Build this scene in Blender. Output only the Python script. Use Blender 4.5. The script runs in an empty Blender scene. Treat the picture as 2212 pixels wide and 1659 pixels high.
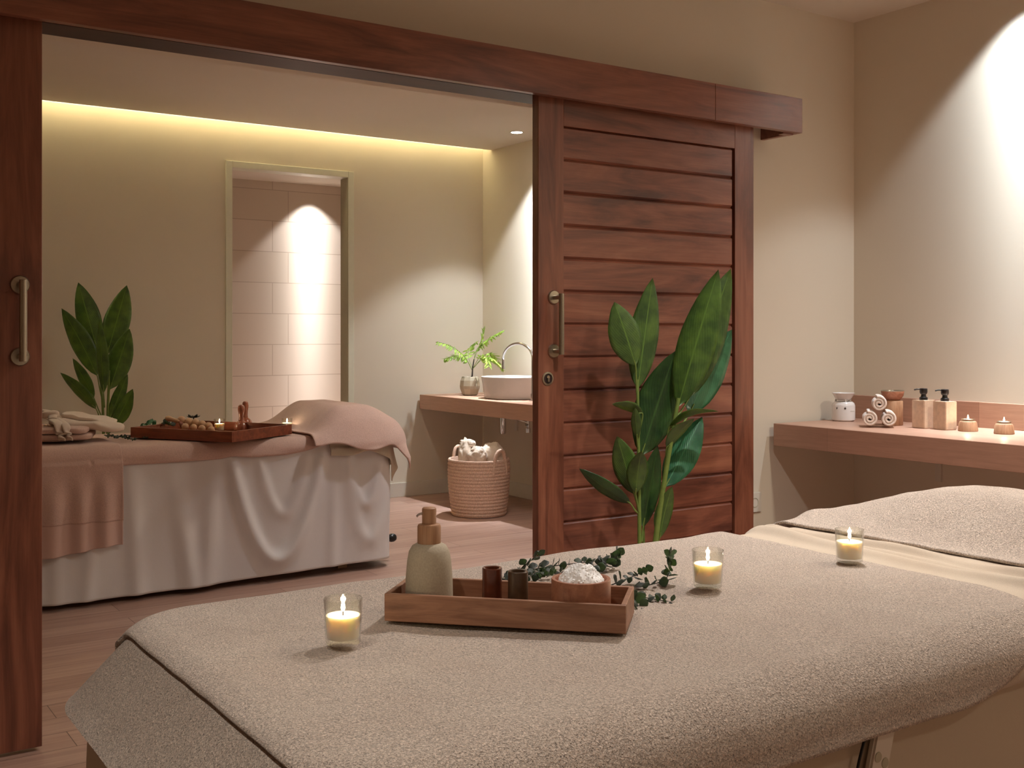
import bpy, bmesh, math, random
from mathutils import Vector, Matrix, noise
random.seed(7)
PI = math.pi
sc = bpy.context.scene
COL = sc.collection

# ---------------------------------------------------------------- camera geometry
FPX, CX, HY, EYE = 2370.0, 1106.0, 722.0, 1.2
YAW = math.radians(34.0)
FW = Vector((math.sin(YAW), math.cos(YAW), 0))
RT = Vector((math.cos(YAW), -math.sin(YAW), 0))

def ray(px, py):
    u = (px-CX)/FPX; v = (HY-py)/FPX
    return FW + RT*u + Vector((0, 0, v))
def at_z(px, py, z):
    r = ray(px, py); t = (z-EYE)/r.z
    return Vector((r.x*t, r.y*t, z))
def at_y(px, py, Y):
    r = ray(px, py); t = Y/r.y
    return Vector((r.x*t, Y, EYE+r.z*t))
def at_t(px, py, t):
    r = ray(px, py)
    return Vector((r.x*t, r.y*t, EYE+r.z*t))
def depth(p): return p.x*FW.x + p.y*FW.y

cam_d = bpy.data.cameras.new('camera'); cam = bpy.data.objects.new('camera', cam_d); COL.objects.link(cam)
cam.location = (0, 0, EYE); cam.rotation_euler = (PI/2, 0, -YAW)
cam_d.sensor_width = 36; cam_d.lens = FPX/2212*36
cam_d.shift_y = -(829.5-HY)/2212; cam_d.clip_start = 0.05
sc.camera = cam
sc.view_settings.view_transform = 'Standard'; sc.view_settings.look = 'None'
sc.view_settings.exposure = 0.0; sc.view_settings.gamma = 1.0; sc.view_settings.use_curve_mapping = False

# ---------------------------------------------------------------- materials
def srgb(r, g, b):
    f = lambda c: ((c/255+0.055)/1.055)**2.4 if c/255 > 0.04045 else c/255/12.92
    return (f(r), f(g), f(b), 1)

def new_mat(name):
    m = bpy.data.materials.new(name); m.use_nodes = True
    nt = m.node_tree; b = nt.nodes['Principled BSDF']
    return m, nt, b
def N(nt, t, **kw):
    n = nt.nodes.new(t)
    for k, v in kw.items():
        if hasattr(n, k): setattr(n, k, v)
    return n
def coords(nt, scale=(1, 1, 1), rot=(0, 0, 0), out='Object'):
    tc = N(nt, 'ShaderNodeTexCoord'); mp = N(nt, 'ShaderNodeMapping')
    mp.inputs['Scale'].default_value = scale; mp.inputs['Rotation'].default_value = rot
    nt.links.new(tc.outputs[out], mp.inputs['Vector'])
    return mp.outputs['Vector']
def tex_noise(nt, vec, scale, detail=4, rough=.55, dist=0):
    n = N(nt, 'ShaderNodeTexNoise'); n.inputs['Scale'].default_value = scale
    n.inputs['Detail'].default_value = detail; n.inputs['Roughness'].default_value = rough
    n.inputs['Distortion'].default_value = dist
    nt.links.new(vec, n.inputs['Vector']); return n.outputs['Fac']
def ramp(nt, fac, stops):
    r = N(nt, 'ShaderNodeValToRGB'); cr = r.color_ramp
    while len(cr.elements) < len(stops): cr.elements.new(.5)
    for e, (p, c) in zip(cr.elements, stops): e.position = p; e.color = c
    nt.links.new(fac, r.inputs['Fac']); return r.outputs['Color']
def bump(nt, h, strength, distance, bsdf, prev=None):
    b = N(nt, 'ShaderNodeBump'); b.inputs['Strength'].default_value = strength
    b.inputs['Distance'].default_value = distance
    nt.links.new(h, b.inputs['Height'])
    if prev: nt.links.new(prev, b.inputs['Normal'])
    nt.links.new(b.outputs['Normal'], bsdf.inputs['Normal']); return b.outputs['Normal']
def mix(nt, a, b, fac, mode='MIX'):
    m = N(nt, 'ShaderNodeMix'); m.data_type = 'RGBA'; m.blend_type = mode
    if isinstance(fac, float): m.inputs[0].default_value = fac
    else: nt.links.new(fac, m.inputs[0])
    for i, x in ((6, a), (7, b)):
        if isinstance(x, tuple): m.inputs[i].default_value = x
        else: nt.links.new(x, m.inputs[i])
    return m.outputs[2]

def plain(name, col, rough=.5, metal=0., noise_amt=.06, nscale=30, spec=None, sss=0, bumpd=0.0):
    m, nt, b = new_mat(name)
    v = coords(nt); f = tex_noise(nt, v, nscale, 5)
    lo = tuple(c*(1-noise_amt) for c in col[:3])+(1,); hi = tuple(min(1, c*(1+noise_amt)) for c in col[:3])+(1,)
    nt.links.new(ramp(nt, f, [(.3, lo), (.7, hi)]), b.inputs['Base Color'])
    b.inputs['Roughness'].default_value = rough; b.inputs['Metallic'].default_value = metal
    if spec is not None: b.inputs['Specular IOR Level'].default_value = spec
    if sss:
        b.inputs['Subsurface Weight'].default_value = sss; b.inputs['Subsurface Radius'].default_value = (.014, .012, .009)
        b.inputs['Subsurface Scale'].default_value = 1
    if bumpd: bump(nt, f, .6, bumpd, b)
    return m

def wood(name, dark, mid, light, axis='X', scale=1.0, rough=.38, grain=1.0, blockx=0, random_obj=False, coat=0.):
    """axis: direction of the grain, in object space"""
    m, nt, b = new_mat(name)
    s = {'X': (1.2, 9, 9), 'Y': (9, 1.2, 9), 'Z': (9, 9, 1.2)}[axis]
    s = tuple(c*scale for c in s)
    v = coords(nt, s)
    broad = tex_noise(nt, v, 1.3, 5, .6, 1.1)
    s2 = {'X': (2.2, 70, 70), 'Y': (70, 2.2, 70), 'Z': (70, 70, 2.2)}[axis]
    v2 = coords(nt, tuple(c*scale for c in s2))
    fine = tex_noise(nt, v2, 1.6, 6, .7, .3)
    c1 = ramp(nt, broad, [(.28, dark), (.5, mid), (.74, light)])
    c2 = ramp(nt, fine, [(.3, (.55, .5, .48, 1)), (.62, (1, 1, 1, 1))])
    c = mix(nt, c1, c2, .55*grain, 'MULTIPLY')
    nt.links.new(c, b.inputs['Base Color'])
    b.inputs['Roughness'].default_value = rough
    b.inputs['Coat Weight'].default_value = coat; b.inputs['Coat Roughness'].default_value = .25
    bump(nt, fine, .25, .0006, b)
    return m

def stave_wood(name, dark, light, sx, sz, rough=.4, grainaxis='Y', offs=.37):
    """butcher-block: staves of differing tone, long side along the grain"""
    m, nt, b = new_mat(name)
    rot = (0, 0, PI/2) if grainaxis == 'Y' else (0, 0, 0)
    v = coords(nt, (1, 1, 1), rot)
    br = N(nt, 'ShaderNodeTexBrick'); br.offset = offs
    br.inputs['Scale'].default_value = 1; br.inputs['Mortar Size'].default_value = .0006
    br.inputs['Brick Width'].default_value = sx; br.inputs['Row Height'].default_value = sz
    br.inputs['Color1'].default_value = dark; br.inputs['Color2'].default_value = light
    br.inputs['Mortar'].default_value = tuple(c*.6 for c in dark[:3])+(1,)
    nt.links.new(v, br.inputs['Vector'])
    s2 = (60, 3, 60) if grainaxis == 'Y' else (3, 60, 60)
    fine = tex_noise(nt, coords(nt, s2), 1.5, 6, .7, .4)
    c2 = ramp(nt, fine, [(.3, (.66, .62, .6, 1)), (.62, (1, 1, 1, 1))])
    c = mix(nt, br.outputs['Color'], c2, .5, 'MULTIPLY')
    nt.links.new(c, b.inputs['Base Color']); b.inputs['Roughness'].default_value = rough
    return m

def terry(name, col, loop=330, strength=1.0, dist=.004, var=.16):
    m, nt, b = new_mat(name)
    v = coords(nt)
    a = tex_noise(nt, v, loop, 3, .65, .6)
    vo = N(nt, 'ShaderNodeTexVoronoi'); vo.inputs['Scale'].default_value = loop*1.15; nt.links.new(v, vo.inputs['Vector'])
    big = tex_noise(nt, v, 9, 3)
    lo = tuple(c*(1-var*1.9) for c in col[:3])+(1,); hi = tuple(min(1, c*(1+var*.75)) for c in col[:3])+(1,)
    c = ramp(nt, a, [(.34, lo), (.62, hi)])
    c = mix(nt, c, ramp(nt, big, [(.3, (.93, .9, .89, 1)), (.7, (1, 1, 1, 1))]), .8, 'MULTIPLY')
    nt.links.new(c, b.inputs['Base Color'])
    b.inputs['Roughness'].default_value = 1; b.inputs['Specular IOR Level'].default_value = .1
    b.inputs['Sheen Weight'].default_value = .25; b.inputs['Sheen Roughness'].default_value = .5
    n = bump(nt, a, strength, dist, b); bump(nt, vo.outputs['Distance'], strength*.5, dist*.6, b, n)
    return m

def cloth(name, col, rough=.85, weave=900, wrinkle=.0015):
    m, nt, b = new_mat(name)
    v = coords(nt); f = tex_noise(nt, v, weave, 2)
    g = tex_noise(nt, v, 14, 4, .6, .8)
    lo = tuple(c*.94 for c in col[:3])+(1,)
    nt.links.new(ramp(nt, f, [(.3, lo), (.7, col)]), b.inputs['Base Color'])
    b.inputs['Roughness'].default_value = rough; b.inputs['Specular IOR Level'].default_value = .25
    b.inputs['Sheen Weight'].default_value = .15
    n = bump(nt, f, .3, .0004, b); bump(nt, g, .5, wrinkle*3, b, n)
    return m

def glass_clear(name, tint=(1, 1, 1, 1), rough=.02):
    m = bpy.data.materials.new(name); m.use_nodes = True; nt = m.node_tree
    for n in list(nt.nodes): nt.nodes.remove(n)
    out = N(nt, 'ShaderNodeOutputMaterial'); tr = N(nt, 'ShaderNodeBsdfTransparent'); gl = N(nt, 'ShaderNodeBsdfGlossy')
    tr.inputs['Color'].default_value = tint; gl.inputs['Roughness'].default_value = rough
    lw = N(nt, 'ShaderNodeLayerWeight'); lw.inputs['Blend'].default_value = .22
    r = N(nt, 'ShaderNodeMapRange'); r.inputs[3].default_value = .04; r.inputs[4].default_value = .75
    nt.links.new(lw.outputs['Facing'], r.inputs[0])
    mx = N(nt, 'ShaderNodeMixShader'); nt.links.new(r.outputs[0], mx.inputs[0])
    nt.links.new(tr.outputs[0], mx.inputs[1]); nt.links.new(gl.outputs[0], mx.inputs[2])
    nt.links.new(mx.outputs[0], out.inputs['Surface'])
    return m
def emit(name, col, strength):
    m = bpy.data.materials.new(name); m.use_nodes = True; nt = m.node_tree
    for n in list(nt.nodes): nt.nodes.remove(n)
    out = N(nt, 'ShaderNodeOutputMaterial'); e = N(nt, 'ShaderNodeEmission')
    e.inputs['Color'].default_value = col; e.inputs['Strength'].default_value = strength
    nt.links.new(e.outputs[0], out.inputs['Surface']); return m

M = {}
def wall_mat(name, col, tex=.0009):
    m, nt, b = new_mat(name); v = coords(nt)
    f = tex_noise(nt, v, 60, 6, .6); g = tex_noise(nt, v, 1.5, 2)
    lo = tuple(c*.965 for c in col[:3])+(1,)
    nt.links.new(ramp(nt, g, [(.3, lo), (.7, col)]), b.inputs['Base Color'])
    b.inputs['Roughness'].default_value = .75; b.inputs['Specular IOR Level'].default_value = .3
    bump(nt, f, .25, tex, b); return m
M['wall'] = wall_mat('wall_plaster', srgb(220, 211, 194))
M['ceiling'] = wall_mat('ceiling_plaster', srgb(220, 211, 198))
M['white'] = plain('white_paint', srgb(214, 208, 196), .45, noise_amt=.02)
M['white_trim'] = plain('niche_trim_paint', srgb(222, 222, 204), .4, noise_amt=.02)
M['jamb'] = plain('jamb_plaster', srgb(176, 172, 150), .6, noise_amt=.03)
rd, rm, rl = srgb(90, 50, 37), srgb(130, 78, 58), srgb(152, 98, 74)
M['door_z'] = wood('reddish_wood_upright', rd, rm, rl, 'Z', 1, .36, .9, coat=.15)
M['door_x'] = wood('reddish_wood_level', rd, rm, rl, 'X', 1, .36, .9, coat=.15)
M['rail_wood'] = wood('dark_rail_wood', srgb(40, 18, 14), srgb(58, 28, 20), srgb(70, 36, 26), 'X', 1, .5, .6)
M['slats'] = wood('reddish_wood_boards', srgb(84, 48, 40), srgb(132, 80, 62), srgb(160, 104, 80), 'X', 1.0, .36, 1.0, coat=.15)
M['counter'] = stave_wood('counter_oak', srgb(170, 130, 110), srgb(194, 154, 132), .95, .11, .38, 'Y')
M['tray'] = wood('acacia_tray_wood', srgb(122, 84, 62), srgb(154, 110, 84), srgb(174, 130, 102), 'X', 4, .5, .9)
M['tray_dark'] = wood('dark_tray_wood', srgb(104, 50, 30), srgb(130, 66, 40), srgb(150, 82, 52), 'X', 3, .4, .8)
M['oak'] = wood('light_turned_wood', srgb(150, 108, 78), srgb(172, 130, 98), srgb(190, 150, 116), 'Z', 5, .5, .8)
M['bowl'] = wood('bowl_wood', srgb(136, 86, 64), srgb(162, 108, 82), srgb(182, 128, 98), 'X', 4, .45, .6)
M['steel'] = plain('brushed_steel', srgb(176, 168, 152), .3, 1, .05, 200)
M['chrome'] = plain('chrome', srgb(215, 215, 218), .08, 1, .01)
M['ceramic'] = plain('white_ceramic', srgb(226, 222, 220), .18, 0, .01)
M['black'] = plain('black_plastic', srgb(22, 20, 20), .3, 0, .05)
M['dark'] = plain('opening_shade_and_soil', srgb(40, 22, 16), .8)  # shade of openings put into a dark brown; also the soil
M['wick'] = plain('burnt_wick', srgb(40, 30, 25), .9)
M['glass'] = glass_clear('clear_candle_glass', (.99, .99, .97, 1))
M['glass_vase'] = glass_clear('clear_vase_glass', (.95, .96, .95, 1))
M['flame'] = emit('candle_flame', (1, .78, .45, 1), 60)
M['wax'] = plain('cream_wax', srgb(252, 236, 210), .45, 0, .01, sss=.9)
M['lamp'] = emit('downlight_glow', (1, .93, .82, 1), 14)
M['cove'] = emit('led_strip_glow', (1, .97, .66, 1), 330)
M['terry'] = terry('beige_terry', srgb(228, 211, 197), strength=1.0, dist=.006, var=.2)
M['terry_far'] = terry('pink_beige_terry', srgb(206, 176, 164), 180, .6, .002, .05)
M['band_far'] = cloth('pinkish_woven_band', srgb(204, 172, 160), .9, 500, .0008)
M['terry_white'] = terry('white_terry', srgb(236, 222, 212), 300, .8, .003, .06)
M['terry_smooth'] = terry('beige_towel_border', srgb(200, 185, 167), 700, .5, .0012, .06)
M['band'] = cloth('beige_woven_band', srgb(200, 186, 166), .9, 500, .0012)
M['skirt'] = cloth('grey_white_sheet', srgb(222, 218, 216), .7, 900, .0006)
M['skirt_near'] = cloth('sand_sheet', srgb(196, 184, 164), .85, 900, .0008)
M['robe'] = cloth('cream_robe_cloth', srgb(222, 206, 190), .9, 400, .001)
M['salt'] = plain('white_salt', srgb(254, 254, 254), .6, 0, .01, 300)
M['stone'] = plain('sand_stone', srgb(170, 158, 138), .8, 0, .10, 350, bumpd=.0003)
M['cup_red'] = plain('red_brown_glaze', srgb(92, 46, 30), .2, 0, .2, 60)
M['cup_brown'] = plain('olive_brown_stone', srgb(78, 58, 40), .35, 0, .25, 80)
M['vase'] = plain('grey_beige_vase_glaze', srgb(160, 150, 130), .5, 0, .05)
M['basket'] = plain('seagrass', srgb(208, 176, 156), .85, 0, .25, 140, bumpd=.001)
M['olive'] = plain('dark_olive_cloth', srgb(96, 84, 58), .9)
M['copper'] = wood('massage_wood', srgb(120, 62, 40), srgb(160, 92, 64), srgb(180, 110, 80), 'Z', 5, .25, .5, coat=.5)
M['pale_wood'] = plain('pale_wood', srgb(206, 168, 132), .5, 0, .08)
M['copper_metal'] = plain('copper_bowl', srgb(196, 140, 104), .28, .8, .08)
M['travertine'] = plain('travertine', srgb(214, 186, 160), .5, 0, .12, 45, bumpd=.0006)

def leaf_mat(name, c0, c1, rough=.35):
    m, nt, b = new_mat(name)
    uv = coords(nt, (1, 1, 1), (0, 0, 0), 'UV')
    w = N(nt, 'ShaderNodeTexWave'); w.wave_type = 'BANDS'; w.bands_direction = 'DIAGONAL'
    w.inputs['Scale'].default_value = 9; w.inputs['Distortion'].default_value = 1.2; nt.links.new(uv, w.inputs['Vector'])
    n = tex_noise(nt, coords(nt), 14, 3)
    c = mix(nt, ramp(nt, n, [(.35, c0), (.68, c1)]), ramp(nt, w.outputs['Fac'], [(.1, (.82, .82, .82, 1)), (.5, (1, 1, 1, 1))]), .7, 'MULTIPLY')
    sp = N(nt, 'ShaderNodeSeparateXYZ'); nt.links.new(uv, sp.inputs[0])
    mth = N(nt, 'ShaderNodeMath'); mth.operation = 'COMPARE'; mth.inputs[1].default_value = .5; mth.inputs[2].default_value = .022
    nt.links.new(sp.outputs['X'], mth.inputs[0])
    c = mix(nt, c, tuple(min(1, k*1.12) for k in c1[:3])+(1,), mth.outputs[0])
    nt.links.new(c, b.inputs['Base Color']); b.inputs['Roughness'].default_value = rough
    b.inputs['Transmission Weight'].default_value = 0
    b.inputs['Subsurface Weight'].default_value = .12; b.inputs['Subsurface Radius'].default_value = (.004, .006, .002); b.inputs['Subsurface Scale'].default_value = 1
    bump(nt, w.outputs['Fac'], .3, .0008, b)
    return m
M['leaf'] = leaf_mat('broad_leaf_green', srgb(52, 80, 38), srgb(84, 116, 50))
M['leaf_dark'] = leaf_mat('broad_leaf_dark_green', srgb(30, 58, 30), srgb(52, 84, 40))
M['leaf_teal'] = leaf_mat('broad_leaf_blue_green', srgb(30, 84, 56), srgb(60, 120, 84), .3)
M['leaf_light'] = leaf_mat('fern_leaf_green', srgb(120, 160, 54), srgb(170, 204, 86), .5)
M['euc'] = leaf_mat('eucalyptus_leaf', srgb(22, 28, 26), srgb(48, 60, 52), .5)
M['stem'] = plain('green_stem', srgb(110, 132, 62), .5, 0, .15, 40)
M['twig'] = plain('dark_twig', srgb(44, 36, 30), .7)

# floor boards
def floor_mat():
    m, nt, b = new_mat('floor_boards')
    v = coords(nt)
    br = N(nt, 'ShaderNodeTexBrick'); br.offset = .41
    br.inputs['Scale'].default_value = 1; br.inputs['Mortar Size'].default_value = .0012
    br.inputs['Brick Width'].default_value = 1.25; br.inputs['Row Height'].default_value = .14
    br.inputs['Color1'].default_value = srgb(172, 138, 122); br.inputs['Color2'].default_value = srgb(192, 160, 144)
    br.inputs['Mortar'].default_value = srgb(84, 56, 44)
    nt.links.new(v, br.inputs['Vector'])
    a = tex_noise(nt, coords(nt, (1.4, 22, 1)), 1.4, 6, .65, .8)
    c = mix(nt, br.outputs['Color'], ramp(nt, a, [(.3, (.62, .56, .54, 1)), (.66, (1, 1, 1, 1))]), .75, 'MULTIPLY')
    nt.links.new(c, b.inputs['Base Color']); b.inputs['Roughness'].default_value = .42
    bump(nt, br.outputs['Fac'], -.3, .001, b)
    return m
M['floor'] = floor_mat()
def tile_mat():
    m, nt, b = new_mat('shower_tile')
    tc = N(nt, 'ShaderNodeTexCoord'); sp = N(nt, 'ShaderNodeSeparateXYZ'); cb = N(nt, 'ShaderNodeCombineXYZ')
    nt.links.new(tc.outputs['Object'], sp.inputs[0]); nt.links.new(sp.outputs['X'], cb.inputs['X']); nt.links.new(sp.outputs['Z'], cb.inputs['Y'])
    br = N(nt, 'ShaderNodeTexBrick'); br.offset = .18; br.offset_frequency = 2
    br.inputs['Scale'].default_value = 1; br.inputs['Mortar Size'].default_value = .0035; br.inputs['Mortar Smooth'].default_value = .3
    br.inputs['Brick Width'].default_value = .72; br.inputs['Row Height'].default_value = .24
    br.inputs['Color1'].default_value = srgb(208, 194, 182); br.inputs['Color2'].default_value = srgb(202, 188, 174)
    br.inputs['Mortar'].default_value = srgb(176, 160, 146)
    mp = N(nt, 'ShaderNodeMapping'); mp.inputs['Location'].default_value = (.25, .08, 0)
    nt.links.new(cb.outputs[0], mp.inputs[0]); nt.links.new(mp.outputs[0], br.inputs['Vector'])
    nt.links.new(br.outputs['Color'], b.inputs['Base Color']); b.inputs['Roughness'].default_value = .4
    bump(nt, br.outputs['Fac'], -.6, .003, b)
    return m
M['tile'] = tile_mat()

# ---------------------------------------------------------------- mesh helpers
def link(name, me, mats, parent=None, smooth=True):
    o = bpy.data.objects.new(name, me); COL.objects.link(o)
    for m in (mats if isinstance(mats, (list, tuple)) else [mats]): me.materials.append(m)
    if parent: o.parent = parent
    return o
def obj(name, bm, mat, parent=None, smooth=True, bevel=0, angle=40):
    bmesh.ops.recalc_face_normals(bm, faces=bm.faces[:])
    me = bpy.data.meshes.new(name); bm.to_mesh(me); bm.free()
    if smooth:
        for p in me.polygons: p.use_smooth = True
        me.set_sharp_from_angle(angle=math.radians(angle))
    o = link(name, me, mat, parent)
    if bevel:
        md = o.modifiers.new('bevel', 'BEVEL'); md.width = bevel; md.segments = 2; md.limit_method = 'ANGLE'
    return o
def box(bm, x0, x1, y0, y1, z0, z1, M4=None):
    vs = [bm.verts.new((x, y, z)) for x in (x0, x1) for y in (y0, y1) for z in (z0, z1)]
    for f in ((0, 1, 3, 2), (4, 6, 7, 5), (0, 4, 5, 1), (2, 3, 7, 6), (0, 2, 6, 4), (1, 5, 7, 3)):
        bm.faces.new([vs[i] for i in f])
    if M4: bmesh.ops.transform(bm, matrix=M4, verts=vs)
    return vs
def boxobj(name, b, mat, parent=None, bevel=0, smooth=False):
    bm = bmesh.new(); box(bm, *b); return obj(name, bm, mat, parent, smooth, bevel)
def lathe(bm, prof, seg=32, M4=None, cap0=True, cap1=True, wob=None):
    rings = []
    for r, z in prof:
        ring = []
        for i in range(seg):
            a = 2*PI*i/seg; rr = r*(wob(a, z) if wob else 1)
            ring.append(bm.verts.new((rr*math.cos(a), rr*math.sin(a), z)))
        rings.append(ring)
    for a, b in zip(rings, rings[1:]):
        for i in range(seg):
            j = (i+1) % seg
            bm.faces.new((a[i], a[j], b[j], b[i]))
    if cap0: bm.faces.new(rings[0][::-1])
    if cap1: bm.faces.new(rings[-1])
    if M4: bmesh.ops.transform(bm, matrix=M4, verts=[v for r in rings for v in r])
def tube(bm, pts, rad, seg=10, caps=True):
    pts = [Vector(p) for p in pts]; n = len(pts)
    rads = rad if isinstance(rad, (list, tuple)) else [rad]*n
    up = Vector((0, 0, 1)); prevx = None; rings = []
    for i, p in enumerate(pts):
        d = (pts[min(i+1, n-1)]-pts[max(i-1, 0)]).normalized()
        if prevx is None:
            x = d.cross(up)
            if x.length < .01: x = d.cross(Vector((1, 0, 0)))
        else: x = prevx - d*prevx.dot(d)
        x.normalize(); y = d.cross(x); prevx = x
        rings.append([bm.verts.new(p+(x*math.cos(2*PI*k/seg)+y*math.sin(2*PI*k/seg))*rads[i]) for k in range(seg)])
    for a, b in zip(rings, rings[1:]):
        for i in range(seg):
            j = (i+1) % seg; bm.faces.new((a[i], a[j], b[j], b[i]))
    if caps: bm.faces.new(rings[0][::-1]); bm.faces.new(rings[-1])
def bez(pts, n=12):
    """Catmull-Rom through pts"""
    P = [Vector(p) for p in pts]; P = [P[0]*2-P[1]]+P+[P[-1]*2-P[-2]]; out = []
    for i in range(1, len(P)-2):
        for k in range(n):
            t = k/n; a, b, c, d = P[i-1:i+3]
            out.append(.5*((2*b)+(c-a)*t+(2*a-5*b+4*c-d)*t*t+(3*b-a-3*c+d)*t**3))
    out.append(P[-2].copy()); return out
def grid(bm, nu, nv, fn, uvs=False):
    g = [[bm.verts.new(fn(i/(nu-1), j/(nv-1))) for j in range(nv)] for i in range(nu)]
    uvl = bm.loops.layers.uv.verify() if uvs else None
    for i in range(nu-1):
        for j in range(nv-1):
            f = bm.faces.new((g[i][j], g[i+1][j], g[i+1][j+1], g[i][j+1]))
            if uvs:
                for l, (a, b) in zip(f.loops, ((i, j), (i+1, j), (i+1, j+1), (i, j+1))): l[uvl].uv = (a/(nu-1), b/(nv-1))
    return g
def solid(o, th, off=1, sub=0):
    md = o.modifiers.new('solid', 'SOLIDIFY'); md.thickness = th; md.offset = off
    if sub: s = o.modifiers.new('sub', 'SUBSURF'); s.levels = sub; s.render_levels = sub
    return o
def tag(o, label=None, cat=None, group=None, kind=None):
    if label: o['label'] = label
    if cat: o['category'] = cat
    if group: o['group'] = group
    if kind: o['kind'] = kind
    return o
def thing(name, label, cat, loc=(0, 0, 0), rz=0, group=None):
    o = bpy.data.objects.new(name, None); COL.objects.link(o); o.location = loc; o.rotation_euler = (0, 0, rz)
    o.empty_display_size = .05
    return tag(o, label, cat, group)
def struct(name, b, mat, parent=None, bevel=0):
    o = boxobj(name, b, mat, parent, bevel)
    if not parent: o['kind'] = 'structure'
    return o
def copy_tree(o, parent=None):
    c = o.copy(); COL.objects.link(c); c.parent = parent
    for ch in list(o.children): copy_tree(ch, c)
    return c
def sm(a, b, x):
    t = max(0, min(1, (x-a)/(b-a))); return t*t*(3-2*t)
def nz(x, y=0, z=0): return noise.noise(Vector((x, y, z)))
# ================================================================ ROOM
XR1, XR2 = 4.42, 4.57           # right walls of the near and the far room
YP0, YP1 = 3.54, 3.66           # partition wall
YB0, YB1 = 7.18, 7.29           # back wall of the far room
ZC1, ZC2 = 2.735, 2.61
struct('floor', (-2.4, 4.8, -2.0, 8.3, -.06, 0), M['floor'])
struct('ceiling', (-2.4, 4.8, -2.0, YP1, ZC1, ZC1+.1), M['ceiling'])
bm = bmesh.new(); box(bm, -2.4, XR2, YP1, 7.06, ZC2, ZC2+.05); box(bm, -2.4, XR2+.1, YP1, YB1, 2.84, 2.92)
tag(obj('ceiling', bm, M['ceiling'], smooth=False), kind='structure')
bm = bmesh.new()                                   # partition with the wide doorway
box(bm, -2.4, .42, YP0, YP1, 0, ZC1); box(bm, 2.58, XR1+.4, YP0, YP1, 0, 2.84); box(bm, .42, 2.58, YP0, YP1, 2.122, 2.84)
tag(obj('wall_middle', bm, M['wall'], smooth=False), kind='structure')
struct('wall_right', (XR1, XR1+.1, -2.0, YP0, 0, ZC1), M['wall'])
struct('wall_right_far', (XR2, XR2+.1, YP1, YB1, 0, 2.84), M['wall'])
NX0, NX1, NZ = 2.565, 3.425, 2.325                 # niche doorway in the back wall
bm = bmesh.new()
box(bm, -2.4, NX0, YB0, YB1, 0, 2.84); box(bm, NX1, XR2+.1, YB0, YB1, 0, 2.84); box(bm, NX0, NX1, YB0, YB1, NZ, 2.84)
tag(obj('wall_back', bm, M['wall'], smooth=False), kind='structure')
bm = bmesh.new(); box(bm, -2.4, -2.3, -2.0, YP0, 0, ZC1); box(bm, -2.4, -2.3, YP1, YB1, 0, 2.84)
tag(obj('wall_left', bm, M['wall'], smooth=False), kind='structure')
struct('wall_front', (-2.4, 4.8, -2.1, -2.0, 0, ZC1), M['wall'])
struct('wall_shower', (2.0, 4.3, 8.10, 8.2, 0, 2.6), M['tile'])
bm = bmesh.new(); box(bm, 1.9, 2.0, YB1, 8.2, 0, 2.6); box(bm, 4.2, 4.3, YB1, 8.1, 0, 2.6)
tag(obj('wall_shower_side', bm, M['tile'], smooth=False), kind='structure')
struct('ceiling', (1.9, 4.3, YB1, 8.2, 2.385, 2.45), M['ceiling'])
# white trim round the niche doorway, and its painted reveal
bm = bmesh.new(); w = .042
box(bm, NX0-w, NX0+.003, YB0-.012, YB1+.004, 0, NZ+w); box(bm, NX1-.003, NX1+w, YB0-.012, YB1+.004, 0, NZ+w); box(bm, NX0+.003, NX1-.003, YB0-.012, YB1+.004, NZ-.003, NZ+w)
tag(obj('trim_1', bm, [M['white_trim']], smooth=False, bevel=.003), kind='structure')
bm = bmesh.new(); box(bm, NX1-.006, NX1-.0032, YB0-.008, YB1+.002, 0, NZ-.004)
tag(obj('trim_2', bm, M['jamb'], smooth=False), kind='structure')
# baseboards
bm = bmesh.new(); box(bm, -2.3, NX0-w, YB0-.014, YB0, 0, .105); box(bm, NX1+w, XR2, YB0-.014, YB0, 0, .105)
tag(obj('baseboard_back', bm, M['white'], smooth=False, bevel=.003), kind='structure')
struct('baseboard_right_far', (XR2-.014, XR2, YP1, YB0-.014, 0, .105), M['white'], bevel=.003)
struct('baseboard_right', (XR1-.014, XR1, -2, YP0-.014, 0, .105), M['white'], bevel=.003)
struct('baseboard_middle', (2.58, XR1, YP0-.014, YP0, 0, .105), M['white'], bevel=.003)
# pelmet that hides the sliding rail: front boards, top board, end return, and the rail
bm = bmesh.new()
box(bm, -2.2, 3.258, 3.315, 3.345, 2.092, 2.245); box(bm, 3.2595, 3.79, 3.315, 3.345, 2.092, 2.245)
box(bm, -2.2, 3.79, 3.345, YP0, 2.222, 2.245); box(bm, 3.765, 3.79, 3.345, YP0, 2.092, 2.222)
box(bm, 3.70, 3.765, 3.345, 3.375, 2.085, 2.12)
tag(obj('trim_3', bm, M['door_x'], smooth=False, bevel=.0015), kind='structure')
bm = bmesh.new(); box(bm, -2.2, 3.7, 3.385, 3.42, 2.150, 2.20); box(bm, .42, 2.58, 3.425, 3.56, 2.112, 2.145)
tag(obj('trim_4', bm, M['rail_wood'], smooth=False), kind='structure')

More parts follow.
